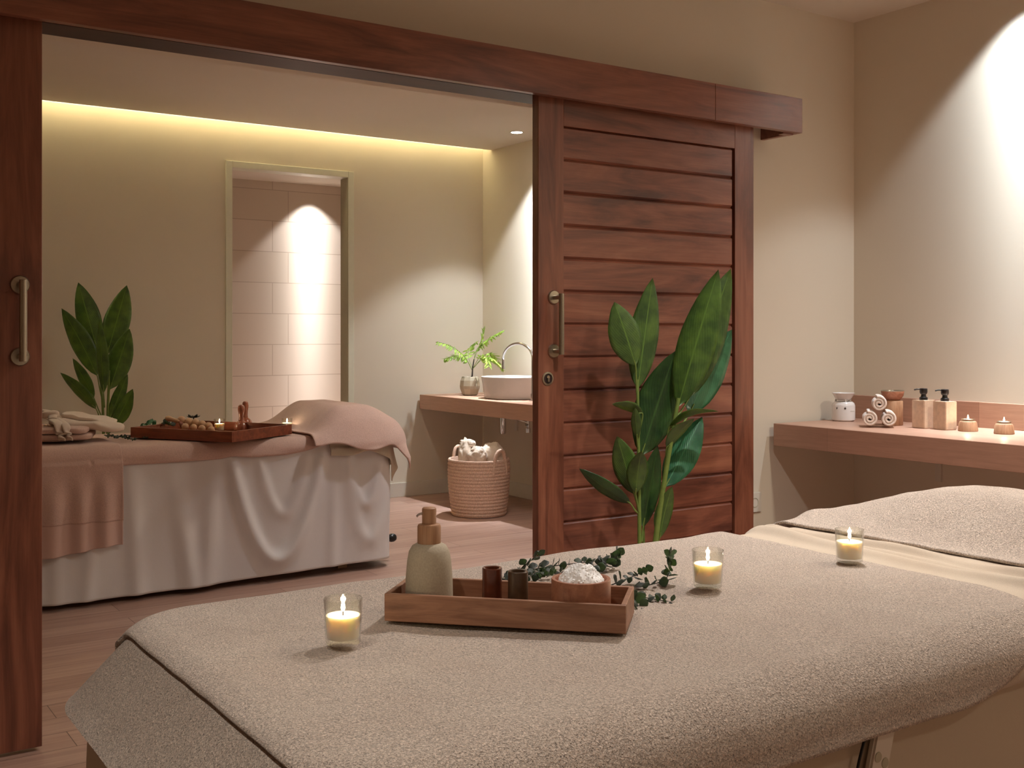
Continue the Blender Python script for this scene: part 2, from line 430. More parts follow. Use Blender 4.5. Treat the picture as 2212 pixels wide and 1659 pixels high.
# ---- sliding doors
DF, DB = 3.38, 3.42
def handle(parent, X, z0, z1):
    bm = bmesh.new(); tube(bm, [(X, DF-.052, z0-.013), (X, DF-.052, z1+.013)], .0105, 20)
    for z in (z0, z1): tube(bm, [(X, DF-.004, z), (X, DF-.053, z)], .0095, 16)
    h = obj('handle', bm, M['steel'], parent, bevel=.001)
    for z in (z0, z1):
        b = bmesh.new(); lathe(b, [(.0, 0), (.0265, 0), (.0265, .005), (.024, .008), (.0105, .009), (0, .009)], 32, Matrix.Translation((X, DF, z)) @ Matrix.Rotation(PI/2, 4, 'X'), False, False)
        obj('rosette', b, M['steel'], h)
    return h
def door(name, x0, x1, hx, lock=False):
    d = bpy.data.objects.new(name, None); COL.objects.link(d); d['kind'] = 'structure'
    sw, zb, zt = .12, .012, 2.14
    for a, b in ((x0, x0+sw), (x1-sw*.95, x1)):
        boxobj('stile', (a, b, DF, DB, zb, zt), M['door_z'], d, .002)
    boxobj('rail', (x0+sw, x1-sw*.95, DF+.0005, DB-.0005, 2.0, zt), M['door_x'], d, .0015)
    boxobj('rail', (x0+sw, x1-sw*.95, DF+.0005, DB-.0005, zb, .222), M['door_x'], d, .0015)
    bm = bmesh.new(); n = 14; p = .127; ch = .0065
    y0, y1 = DF+.008, DB-.008; xa, xb = x0+sw+.001, x1-sw*.95-.010
    for k in range(n):                              # tongue boards with chamfered long edges
        zt_, zb_ = 2.0-k*p, 2.0-(k+1)*p
        prof = [(y0+.009, zb_+.0004), (y0, zb_+ch+.002), (y0, zt_-ch-.002), (y0+.009, zt_-.0004), (y1, zt_-.0004), (y1, zb_+.0004)]
        A = [bm.verts.new((xa, y, z)) for y, z in prof]; B = [bm.verts.new((xb, y, z)) for y, z in prof]
        bm.faces.new(A); bm.faces.new(B[::-1])
        for i in range(6): j = (i+1) % 6; bm.faces.new((A[i], A[j], B[j], B[i]))
    box(bm, xa, x1-sw*.95, DB-.012, DB-.006, .222, 2.0)
    obj('slat_panel', bm, M['slats'], d, smooth=False)
    handle(d, hx, 1.136, 1.341)
    if lock:
        c = Matrix.Translation((2.443, DF, 1.031)) @ Matrix.Rotation(PI/2, 4, 'X')
        bm = bmesh.new(); lathe(bm, [(.0185, 0), (.026, 0), (.026, .003), (.0195, .004), (.0185, .001)], 36, c, False, False)
        l = obj('lock', bm, M['steel'], d)
        bm = bmesh.new(); lathe(bm, [(0, .0004), (.019, .0004), (.019, .0012), (0, .0012)], 30, c, False, False); obj('recess', bm, M['dark'], l)
        bm = bmesh.new(); tube(bm, [(2.443, DF-.005, 1.020), (2.443, DF-.005, 1.034)], .0045, 12); lathe(bm, [(0, 0), (.0065, 0), (.0065, .005), (0, .005)], 20, Matrix.Translation((2.443, DF-.001, 1.037)) @ Matrix.Rotation(PI/2, 4, 'X'), False, False)
        obj('thumb_turn', bm, M['steel'], l)
    return d
door('door_1', -.52, .646, .586)
door('door_2', 2.40, 3.552, 2.47, True)

# ================================================================ CLOTH SHAPES
class Slab:
    """rounded slab; maps flat cloth coordinates onto its top, round its edge and down its side"""
    def __init__(s, x0, x1, y0, y1, T, R, Rc): s.a = (x0, x1, y0, y1); s.T = T; s.R = R; s.Rc = Rc; s.dmax = 9; s.lean = 0
    def map(s, x, y, e=0, fold=None, up=0):
        x0, x1, y0, y1 = s.a; R = s.R+e; Rc = s.Rc
        ix = min(max(x, x0+Rc), x1-Rc); iy = min(max(y, y0+Rc), y1-Rc)
        vx, vy = x-ix, y-iy; d = math.hypot(vx, vy); fl = Rc-s.R
        if d <= fl: return Vector((x, y, s.T+e+up))
        nx, ny = vx/d, vy/d; t = d-fl; ang = t/R
        if t > s.dmax: t = s.dmax+(t-s.dmax)*.2; ang = t/R
        am = math.radians(90-s.lean*sm(.3, .85, -nx)) if s.lean else PI/2
        if ang > am+.001 and s.lean and nx < -.3:
            q = t-s.R*am; h = fl+R*math.sin(am)+q*math.cos(am); z = s.T+e-R*(1-math.cos(am))-q*math.sin(am)
            return Vector((ix+nx*h, iy+ny*h, z))
        if ang < PI/2: h = fl+R*math.sin(ang); z = s.T+e-R*(1-math.cos(ang))+up*math.cos(ang); drop = 0
        else: drop = t-R*PI/2; h = fl+R; z = s.T+e-R-drop
        if fold and drop > 0: h += fold(ix+nx*Rc, iy+ny*Rc, drop)
        return Vector((ix+nx*h, iy+ny*h, z))
def cloth_obj(name, slab, rng, mat, e=0, nu=160, nv=90, ef=None, fold=None, shape=None, th=.005, parent=None, upf=None):
    x0, x1, y0, y1 = rng; bm = bmesh.new()
    def fn(u, v):
        x = x0+(x1-x0)*u; y = y0+(y1-y0)*v
        if shape: x, y = shape(x, y)
        return slab.map(x, y, e+(ef(x, y) if ef else 0), fold, upf(x, y) if upf else 0)
    grid(bm, nu, nv, fn)
    o = obj(name, bm, mat, parent, angle=80); solid(o, th, 0); return o
def skirt(name, slab, z0, z1, mat, amp, freq, parent, off=.0, nz_=40, seed=0, swag=True, hemf=None, extra=None, z0f=None):
    zt0 = z0
    x0, x1, y0, y1 = slab.a; Rc = slab.Rc; path = []
    def arc(cx, cy, a0): return [(cx+Rc*math.cos(a0+PI/2*k/14), cy+Rc*math.sin(a0+PI/2*k/14), math.cos(a0+PI/2*k/14), math.sin(a0+PI/2*k/14)) for k in range(15)]
    def line(xa, ya, xb, yb, nx, ny, n): return [(xa+(xb-xa)*k/n, ya+(yb-ya)*k/n, nx, ny) for k in range(1, n)]
    path += arc(x0+Rc, y0+Rc, PI); path += line(x0+Rc, y0, x1-Rc, y0, 0, -1, 150); path += arc(x1-Rc, y0+Rc, -PI/2)
    path += line(x1, y0+Rc, x1, y1-Rc, 1, 0, 50); path += arc(x1-Rc, y1-Rc, 0); path += line(x1-Rc, y1, x0+Rc, y1, 0, 1, 100)
    path += arc(x0+Rc, y1-Rc, PI/2); path += line(x0, y1-Rc, x0, y0+Rc, -1, 0, 50)
    n = len(path); L = [0]
    for a, b in zip(path, path[1:]): L.append(L[-1]+math.hypot(a[0]-b[0], a[1]-b[1]))
    bm = bmesh.new(); G = []
    for i, (x, y, nx, ny) in enumerate(path):
        row = []; s = L[i]; z0 = z0f(x, y) if z0f else zt0
        for k in range(nz_):
            q = k/(nz_-1); z = z0+(z1-z0)*q
            if hemf: z += hemf(s)*q
            w = amp*(.12+.88*sm(0, .75, q))*(.5+.5*math.sin(s*freq+2.2*nz(s*.9, seed))) * (.75+.5*nz(s*1.7, seed+5))
            w += amp*.35*nz(s*7, q*1.2+seed)*q
            if swag: w += amp*.55*math.exp(-((q-.22-.62*(math.cos(s*3.1+seed)*.5+.5))/.11)**2)*sm(0, .3, q)
            if extra: w += extra(x, y, z)*sm(0, .12, q)
            w = w*sm(0, .1, q)+off
            row.append(bm.verts.new((x+nx*w, y+ny*w, z)))
        G.append(row)
    for i in range(n):
        j = (i+1) % n
        for k in range(nz_-1): bm.faces.new((G[i][k], G[j][k], G[j][k+1], G[i][k+1]))
    o = obj(name, bm, mat, parent, angle=80); solid(o, .002, 0); return o

# ================================================================ NEAR BED
B1 = Slab(.44, 2.42, .975, 1.84, .735, .06, .13); B1.dmax = .172; B1.lean = 44
def bed_body(root, S, legs=True):
    x0, x1, y0, y1 = S.a
    bm = bmesh.new(); box(bm, x0+.012, x1-.012, y0+.012, y1-.012, S.T-.10, S.T-.004)
    bmesh.ops.bevel(bm, geom=[e for e in bm.edges], offset=.046, segments=4, profile=.5, affect='EDGES')
    obj('cushion', bm, M['band'], root)
    bm = bmesh.new(); box(bm, x0+.06, x1-.06, y0+.06, y1-.06, S.T-.145, S.T-.098); obj('bed_frame', bm, M['pale_wood'], root, smooth=False)
    for x in (x0+.25, x1-.25):
        for y in (y0+.14, y1-.14):
            bm = bmesh.new(); box(bm, x-.025, x+.025, y-.025, y+.025, 0, S.T-.143); obj('leg', bm, M['pale_wood'], root, smooth=False)
bed1 = thing('massage_bed', 'near massage bed under beige terry towels with sand-coloured skirt', 'massage bed')
bed_body(bed1, B1)
skirt('skirt', Slab(.392, 2.42, .975, 1.84, .735, .06, .13), .69, .012, M['skirt_near'], .020, 9, bed1, off=-.004, seed=3, swag=False, z0f=lambda x, y: .69-.066*sm(.50, .41, x))
und = lambda x, y: .0035*nz(x*4, y*4, 1)+.0015*nz(x*13, y*13, 4)
def ridge(x, y):
    r = 0
    for xr, h, w, ph in ((1.885, .010, .016, 0), (1.955, .013, .014, 2), (1.915, .006, .010, 5)):
        c = xr+.018*nz(y*3.2, ph)+.03*(y-1.4)*(1 if ph == 0 else -.3)
        r += 2.2*h*(.55+.45*nz(y*5, ph+9))*math.exp(-((x-c)/w)**2)
    return max(r, 0)
f1 = lambda x, y, d: .004*math.sin(x*23+y*19)*min(1, d*12)+d*.15
tw = cloth_obj('towel', B1, (.345, 2.46, .918, 1.90), M['terry_smooth'], .004, 420, 120, lambda x, y: und(x, y)+ridge(x, y), f1, th=.005)
tag(tw, 'smooth beige towel lying under the terry towel on the near bed, creased by the pillow', 'towel')
tw = cloth_obj('towel', B1, (.325, .56, .905, 1.905), M['terry'], .0085, 110, 220, und, f1, th=.006)
tag(tw, 'beige terry towel falling over the left foot end of the near bed', 'towel')
def shape_top(x, y):
    # rounded near right corner
    cx, cy, rx, ry = 1.42, 1.17, .36, .275
    if x > cx and y < cy:
        dx, dy = (x-cx)/rx, (cy-y)/ry; m = max(dx, dy)
        if m > 0:
            h = math.hypot(dx, dy); k = m/h
            x = cx+rx*dx*k; y = cy-ry*dy*k
    return x, y
def edge_bulge(x, y): return .0155+und(x, y)+.001*math.exp(-((x-.46)/.012)**2)
tw = cloth_obj('towel', B1, (.452, 1.78, .895, 1.885), M['terry'], 0, 300, 220, edge_bulge, f1, shape_top, th=.008)
tag(tw, 'large beige terry towel spread under the tray and candles on the near bed', 'towel')
P1 = Slab(1.0, 2.52, .93, 1.875, .735, .06, .16)
def mound1(x, y):
    mx = sm(2.05, 2.25, x)*(1-.55*sm(2.33, 2.52, x)); my = sm(.88, 1.12, y)*(1-sm(1.48, 1.92, y))
    return .097*(mx*my)**.85+.012*math.exp(-((x-2.13)/.04)**2-((y-1.84)/.05)**2)
pt = cloth_obj('towel', P1, (2.03, 2.66, .85, 1.93), M['terry'], .0125, 130, 220, lambda x, y: und(x, y)+.002*nz(x*20, y*20), None,
               lambda x, y: (x+.012*nz(y*3, 7)+.02*(1.4-y)*(x < 2.04), y), th=.006, upf=mound1)
tag(pt, 'beige terry towel mounded over the pillow at the head of the near bed', 'towel')
# multi-socket strip against the skirt of the near bed, with its black lead
c = at_y(1880, 1640, .955)
ps = thing('power_strip', 'white power strip with round sockets beside the skirt of the near bed', 'power strip', (c.x+.020, .9655, c.z-.045), 0); ps.rotation_euler.y = math.radians(17)
bm = bmesh.new(); box(bm, -.020, .020, -.005, .006, -.16, .10); bmesh.ops.bevel(bm, geom=bm.edges[:], offset=.003, segments=2, affect='EDGES')
obj('housing', bm, M['white'], ps)
for i in range(4):
    bm = bmesh.new(); z = .040-i*.030
    for dx in (-.0085, .0085):
        lathe(bm, [(0, 0), (.0075, 0), (.0068, .0012), (0, .0012)], 20, Matrix.Translation((dx, -.0048, z-.006*(dx > 0))) @ Matrix.Rotation(PI/2, 4, 'X'), False, False)
    obj('socket', bm, M['jamb'], ps)
bm = bmesh.new(); tube(bm, bez([(-.030, -.0, .10), (-.040, -.0, .04), (-.052, -.002, -.10), (-.12, -.006, -.3), (-.18, -.01, -.42)]), .0020, 8)
obj('power_lead', bm, M['black'], ps)

# ================================================================ FAR BED
B2 = Slab(.62, 2.68, 5.045, 5.80, .685, .05, .13)
bed2 = thing('massage_bed', 'far massage bed with long grey-white skirt, seen through the sliding doors', 'massage bed')
bed_body(bed2, B2)
def swags(x, y, z):
    if y > 5.25: return 0
    r = 0
    for xc, zb, hw, hh, amp_, wd in ((2.03, .11, .24, .52, .026, .035), (2.06, .33, .13, .30, .012, .030), (2.50, .34, .10, .28, .016, .03), (2.52, .16, .16, .50, .012, .04)):
        q_ = (x-xc)/hw; zr = zb+hh*q_*q_; sl = 2*hh*q_/hw; d_ = abs(z-zr)/math.sqrt(1+sl*sl)
        r += amp_*math.exp(-(d_/wd)**2)*(1-sm(.9, 1.25, abs(q_)))
    for xc, tilt_, amp_, wd in ((1.02, 0, .016, .035), (1.34, .04, .020, .04), (1.52, .14, .024, .045), (1.72, -.06, .018, .045), (1.18, -.05, .012, .03), (2.34, -.03, .012, .03), (2.63, .0, .012, .03)):
        r += amp_*math.exp(-((x-xc-tilt_*(.66-z))/wd)**2)*(.35+.65*sm(.62, .25, z))
    return r
skirt('skirt', B2, .655, .035, M['skirt'], .012, 13, bed2, off=-.004, seed=11, nz_=60, hemf=lambda s: -.010*math.sin(s*2.1), swag=False, extra=swags)
bm = bmesh.new(); lathe(bm, [(0, -.02), (.016, -.02), (.022, -.008), (.022, .008), (.016, .02), (0, .02)], 20, Matrix.Translation((2.715, 5.16, .125)) @ Matrix.Rotation(PI/2, 4, 'Y'), False, False)
tube(bm, [(2.62, 5.16, .125), (2.715, 5.16, .125)], .008, 10); tube(bm, [(2.62, 5.16, .125), (2.43, 5.185, .125)], .008, 10)
obj('height_knob', bm, M['black'], bed2)
tw = cloth_obj('towel', B2, (.55, 2.50, 4.985, 5.87), M['terry_far'], .006, 160, 90, lambda x, y: .003*nz(x*4, y*4, 3)+.006*math.exp(-((x-2.0-(y-5.3)*.6)/.05)**2)*sm(5.5, 5.1, y),
               lambda x, y, d: .004*math.sin(x*17), lambda x, y: (x, y+(.075*sm(2.05, 2.5, x) if y < 5.2 else 0)), th=.008)
tag(tw, 'pinkish beige towel spread under the wooden tray on the far bed', 'towel')
# cloth hanging at the head end
tw = cloth_obj('towel', B2, (2.30, 2.86, 4.955, 5.93), M['band'], .014, 110, 150, lambda x, y: .004*nz(x*9, y*9, 3),
               lambda x, y, d: .05*(.5+.5*math.sin(x*30+y*26))*min(1, d*7)+.01, lambda x, y: (x, y+.03*nz(x*7, 2) if y < 5.1 else y), th=.004)
tag(tw, 'thin beige cloth hanging in folds below the pillow of the far bed', 'cloth')
P2 = Slab(1.8, 2.75, 5.0, 5.86, .685, .05, .16)
def mound2(x, y):
    mx = sm(2.22, 2.40, x)*(1-.85*sm(2.52, 2.76, x)); my = sm(4.97, 5.14, y)*(1-sm(5.6, 5.88, y))
    return .130*(mx*my)**.75
tw = cloth_obj('towel', P2, (2.20, 2.86, 4.93, 5.9), M['terry_far'], .022, 110, 130, lambda x, y: .003*nz(x*8, y*8), lambda x, y, d: .016*(1+math.sin(x*34+y*22))*min(1, d*14),
               lambda x, y: (x, y+.035*sm(2.45, 2.25, x)+.012*math.sin(x*22) if y < 5.2 else y), th=.006, upf=mound2)
tag(tw, 'pinkish beige towel draped over the pillow of the far bed', 'towel')
# towel hanging over the side at the foot end, with its woven band
def hang_fold(x, y, d): return .012+.024*(.5+.5*math.sin(x*58+1.6*nz(x*4, 1)))*sm(.02, .2, d)
S2 = Slab(*B2.a, .685, .05, .13)
hang = thing('towel', 'pinkish beige towel with woven band hanging down the side of the far bed', 'towel')
tw = cloth_obj('terry_field', S2, (.72, 1.295, 4.725, 5.75), M['terry_far'], .020, 120, 120, lambda x, y: .002*nz(x*9, y*9), hang_fold, th=.006, parent=hang)
tw = cloth_obj('woven_band', S2, (.72, 1.293, 4.615, 4.726), M['band_far'], .0205, 120, 30, lambda x, y: .002*nz(x*9, y*9), hang_fold, lambda x, y: (x, y-.03*sm(1.3, .9, x)*(y < 4.66)), th=.004, parent=hang)

# ================================================================ COUNTERS
def counter(name, label, b, splash, mats):
    r = thing(name, label, 'counter', (0, 0, 0))
    boxobj('worktop', b, M['counter'], r, .002)
    if splash: boxobj('backsplash', splash, M['counter'], r, .002)
    # wall brackets
    for y in (b[2]+.35, b[3]-.45):
        bm = bmesh.new(); box(bm, b[1]-.30, b[1]-.005, y-.015, y+.015, b[4]-.02, b[4]); box(bm, b[1]-.012, b[1]-.001, y-.015, y+.015, b[4]-.16, b[4]); obj('bracket', bm, M['white'], r, smooth=False)
ZT1 = .790
counter('wall_counter', 'long wooden counter with backsplash on the right wall behind the near bed', (3.82, XR1, .3, YP0-.028, .688, ZT1), (XR1-.022, XR1, .3, YP0-.002, ZT1, .902), None)
ZT2 = .751
counter('wall_counter', 'wooden washbasin counter in the far room', (4.0, XR2, 4.6, YB0-.02, .645, ZT2), None, None)

# wall socket next to the right door
so = thing('wall_socket', 'white wall socket between the right sliding door and counter shadow', 'socket', (3.718, YP0, .432))
bm = bmesh.new(); box(bm, -.045, .045, -.010, -.0005, -.046, .046); bmesh.ops.bevel(bm, geom=bm.edges[:], offset=.003, segments=2, affect='EDGES'); obj('face_plate', bm, M['white'], so)
bm = bmesh.new(); lathe(bm, [(.0, .004), (.017, .004), (.0195, .0115), (.0215, .0118), (.0215, .009)], 28, Matrix.Rotation(PI/2, 4, 'X'), False, False); obj('receptacle', bm, M['jamb'], so)
# downlight in the far ceiling
dl = thing('ceiling_downlight', 'small round recessed downlight in the far room ceiling', 'ceiling light', (4.31, 6.33, ZC2))
bm = bmesh.new(); lathe(bm, [(.040, -.002), (.046, -.004), (.050, -.001), (.050, 0), (.040, 0)], 32, None, False, False); obj('bezel', bm, M['white'], dl)
bm = bmesh.new(); lathe(bm, [(0, -.0025), (.0395, -.0025), (.0395, -.0005), (0, -.0005)], 32, None, False, False); obj('lens', bm, M['lamp'], dl)
# LED strip hidden above the far ceiling edge
led = boxobj('led_strip', (-2.25, XR2-.02, 6.985, 7.0, ZC2+.052, ZC2+.066), M['cove'])
tag(led, 'warm LED strip tucked above the far ceiling edge, lighting the back wall', 'strip light')
# ================================================================ OBJECTS
def blob(bm, r, M4, seg=16):
    n0 = len(bm.verts); bmesh.ops.create_uvsphere(bm, u_segments=seg, v_segments=seg//2+2, radius=r, matrix=M4)
# ---- votive candles in glass
def candle(label, loc, group, flame=True):
    r = thing('glass_candle', label, 'candle', loc, random.random()*3, group)
    R = .0275; Hh = .063
    bm = bmesh.new(); lathe(bm, [(0, .0), (R*.86, 0), (R*.90, .002), (R, Hh), (R-.0004, Hh+.0006), (R-.0016, Hh), (R*.90-.0014, .0075), (0, .0065)], 40, None, False, False)
    obj('candle_glass', bm, M['glass'], r)
    bm = bmesh.new(); lathe(bm, [(0, .0068), (R*.90-.0024, .0078), (R*.955-.0018, .0395), (R*.95-.004, .0400), (.006, .0385), (0, .0385)], 36, None, False, False)
    obj('wax', bm, M['wax'], r)
    bm = bmesh.new(); tube(bm, [(0, 0, .038), (.0006, 0, .043), (.0015, 0, .0465)], .0008, 6); obj('wick', bm, M['wick'], r)
    bm = bmesh.new(); lathe(bm, [(0, .0445), (.0022, .0465), (.0031, .0495), (.0024, .0545), (.0010, .060), (0, .0635)], 14, None, False, False)
    obj('flame', bm, M['flame'], r)
    d = bpy.data.lights.new('flame_light', 'POINT'); d.energy = .32; d.color = (1, .82, .60); d.shadow_soft_size = .004
    l = bpy.data.objects.new('flame_light', d); COL.objects.link(l); l.parent = r; l.location = (0, 0, .0525)
    return r
zt = .735+.0265
def on_bed(px, py, z=zt): return at_z(px, py, z)
candle('lit glass candle on the near bed, left of the wooden tray', on_bed(741, 1388), 'lit candles on the near bed')
candle('lit glass candle on the near bed, between the eucalyptus sprigs and the pillow', on_bed(1529, 1266), 'lit candles on the near bed')
candle('lit glass candle on the near bed, closest to the pillow towel', on_bed(1835, 1213, .7575), 'lit candles on the near bed')

# ---- wooden tray on the near bed
A = on_bed(830, 1340); B = on_bed(1352, 1369)
tx = (B-A).normalized(); ty = Vector((-tx.y, tx.x, 0)); TL = (B-A).length; TW = .128; TRZ = math.atan2(tx.y, tx.x)
tc = (A+B)/2+ty*TW/2
def tray(name, label, loc, rz, L, W, H, mat, t=.008, fl=.006):
    r = thing(name, label, 'tray', loc, rz)
    boxobj('tray_base', (-L/2+t, L/2-t, -W/2+t, W/2-t, 0, fl), mat, r)
    for s in (-1, 1):
        boxobj('long_side', (-L/2, L/2, min(s*W/2, s*(W/2-t)), max(s*W/2, s*(W/2-t)), 0, H), mat, r, .0012)
        boxobj('short_side', (min(s*L/2, s*(L/2-t)), max(s*L/2, s*(L/2-t)), -W/2+t, W/2-t, 0, H), mat, r, .0012)
    return r
tray('wooden_tray', 'narrow brown wooden tray on the near bed holding bottle, cups and salt bowl', (tc.x, tc.y, zt-.001), TRZ, TL, TW, .042, M['tray'])
def on_tray(px, off=0):
    r = ray(px, 1300); o = tc+ty*off      # meet the line through o along tx
    t = (o.x*tx.y-o.y*tx.x)/(r.x*tx.y-r.y*tx.x)
    return Vector((r.x*t, r.y*t, zt+.0055))
p = on_tray(927, .002)
r = thing('soap_dispenser', 'sand-coloured stone pump bottle with wooden collar in the wooden tray', 'soap dispenser', p, YAW*-1); r.scale = (.93, .93, 1.10)
bm = bmesh.new(); lathe(bm, [(0, 0), (.0385, 0), (.0405, .003), (.0405, .018), (.0398, .045), (.0375, .068), (.0345, .082), (.029, .090), (.021, .0935), (.0195, .094), (0, .094)], 48, None, False, False)
obj('bottle', bm, M['stone'], r)
bm = bmesh.new(); lathe(bm, [(0, .0935), (.0195, .0935), (.0200, .0945), (.0200, .1175), (.0185, .1205), (.0135, .1215), (0, .1215)], 40, None, False, False); co = obj('collar', bm, M['oak'], r)
bm = bmesh.new(); lathe(bm, [(0, .1215), (.0120, .1215), (.0122, .140), (.0118, .1435), (.0105, .1445), (0, .1445)], 36, None, False, False); obj('pump_head', bm, M['oak'], r)
bm = bmesh.new(); tube(bm, bez([(-.009, -.003, .137), (-.0165, -.007, .1355), (-.0205, -.009, .1325)], 5), .0017, 10); obj('nozzle', bm, M['chrome'], r)
for px, m, h, rr, lb in ((1063, 'cup_red', .062, .0155, 'slim reddish-brown glazed cylinder cup in the wooden tray, nearer the bottle'), (1119, 'cup_brown', .061, .0157, 'slim dark olive-brown cylinder cup in the wooden tray, nearer the salt bowl')):
    bm = bmesh.new(); lathe(bm, [(0, 0), (rr-.001, 0), (rr, .001), (rr, h-.001), (rr-.001, h), (rr-.0042, h-.0005), (rr-.005, h-.003), (rr-.005, .006), (0, .006)], 36, None, False, False)
    o = obj('cylinder_cup', bm, M[m]); o.location = on_tray(px, .004 if px < 1100 else -.006); o.scale = (1, 1, 1.10); tag(o, lb, 'cup', 'cylinder cups in the tray')
p = on_tray(1255, -.004)
bm = bmesh.new(); lathe(bm, [(0, 0), (.044, 0), (.0475, .003), (.0485, .012), (.0485, .050), (.0475, .0515), (.0425, .0515), (.0415, .050), (.041, .012), (0, .010)], 56, None, False, False)
o = obj('wooden_bowl', bm, M['bowl']); o.location = p; o.rotation_euler.z = .6; o.scale = (.94, .94, 1.16); tag(o, 'round wooden bowl in the tray holding white salt', 'bowl')
bm = bmesh.new()
def saltf(a, z): return 1
lathe(bm, [(0, .011), (.0405, .0125), (.0405, .042), (.0375, .047), (.034, .0525), (.030, .0570), (.026, .0605), (.022, .0635), (.018, .0655), (.014, .0672), (.010, .0685), (.006, .0693), (.002, .0696), (0, .0697)], 72, None, False, False, lambda a, z: 1 if z < .045 else saltf(a, z))
for v in bm.verts:
    if v.co.z > .045: v.co += Vector((nz(v.co.x*60, v.co.y*60, 1), nz(v.co.x*60, v.co.y*60, 5), 1.6*nz(v.co.x*70, v.co.y*70, 9)+.7*nz(v.co.x*260, v.co.y*260, 2)))*.0036
for k in range(260):
    a = random.random()*2*PI; q = random.random()**.6*.036; z = .0700-.0215*(q/.036)**2.0+nz(q*math.cos(a)*70, q*math.sin(a)*70, 9)*.004
    n0 = len(bm.verts); vs = bmesh.ops.create_icosphere(bm, subdivisions=1, radius=.0016+random.random()*.0013, matrix=Matrix.Translation((q*math.cos(a), q*math.sin(a), z)))
o = obj('salt', bm, M['salt'], None, angle=20); o.location = p; o.scale = (.95, .95, 1.14); tag(o, 'heap of white coarse salt in the round wooden bowl', 'salt', kind='stuff')

# ---- leaves
def leaf_mesh(bm, base, tip, width, side, fold=.25, arch=0., nu=9, nv=14, belly=.45, twist=0):
    """blade from base to tip; side = direction of its width"""
    base = Vector(base); tip = Vector(tip); ax = tip-base; L = ax.length; d = ax.normalized()
    s = (side-d*side.dot(d)).normalized(); nrm = d.cross(s)
    e1 = .85; 
    def fn(u, v):
        t = v; w = (math.sin(PI*t**(math.log(.5)/math.log(belly))) ** .8 if 0 < t < 1 else 0)*width/2
        q = (u-.5)*2
        a = twist*t; ss = s*math.cos(a)+nrm*math.sin(a); nn = nrm*math.cos(a)-s*math.sin(a)
        return base+ax*t+ss*(q*w)+nn*(abs(q)*w*fold+arch*L*math.sin(PI*t)+.012*width*math.sin(t*22)*abs(q))
    g = grid(bm, nu, nv, fn, True)
def leaf_obj(name, mat, parent, th=.0006, **k):
    bm = bmesh.new(); leaf_mesh(bm, **k); me = bpy.data.meshes.new(name); bm.to_mesh(me); bm.free()
    for q in me.polygons: q.use_smooth = True
    o = link(name, me, mat, parent); solid(o, th, 0); return o

def broad_plant(label, t0, floor_px, stems, leaves, scale_w=1):
    base = at_t(*floor_px, t0); root = thing('leafy_plant', label, 'plant', (base.x, base.y, 0))
    loc = Vector((base.x, base.y, 0))
    def P(px, py, dz=0): return at_t(px, py, t0+dz)-loc
    # hidden vase on the floor
    hv = .34
    bm = bmesh.new(); lathe(bm, [(0, 0), (.085, 0), (.095, .01), (.10, .2), (.06, .30), (.055, hv), (.048, hv), (.05, .30), (.085, .2), (.08, .02), (0, .02)], 32, None, False, False); obj('vase', bm, M['vase'], root)
    for pts, rad in stems:
        q = [P(x, y, d) for x, y, d in pts]; q = [Vector((q[0].x*.15, q[0].y*.15, .03)), Vector((q[0].x*.5, q[0].y*.5, hv*.97))]+q
        bm = bmesh.new(); cv = bez(q, 6); n = len(cv); tube(bm, cv, [rad*(1-.55*i/n) for i in range(n)], 10); obj('stem', bm, M['stem'], root)
    for (tip, bs, wpx, dt, mat, fold, arch, att) in leaves:
        k = t0/FPX
        b = P(bs[0], bs[1], dt*.3); tp = P(tip[0], tip[1], dt)
        side = RT*1.0+FW*random.uniform(-.35, .35)+Vector((0, 0, .05))
        lf = leaf_obj('leaf', M[mat], root, base=b, tip=tp, width=wpx*k*1.12, side=side, fold=fold, arch=arch)
        if att:
            a = P(att[0], att[1], 0); bm = bmesh.new(); c = bez([a, (a+b)/2+Vector((0, 0, -.004)), b, b+(tp-b)*.12], 5); tube(bm, c, [.0042*(1-.5*i/len(c)) for i in range(len(c))], 8)
            obj('petiole', bm, M['stem'], lf)
    return root
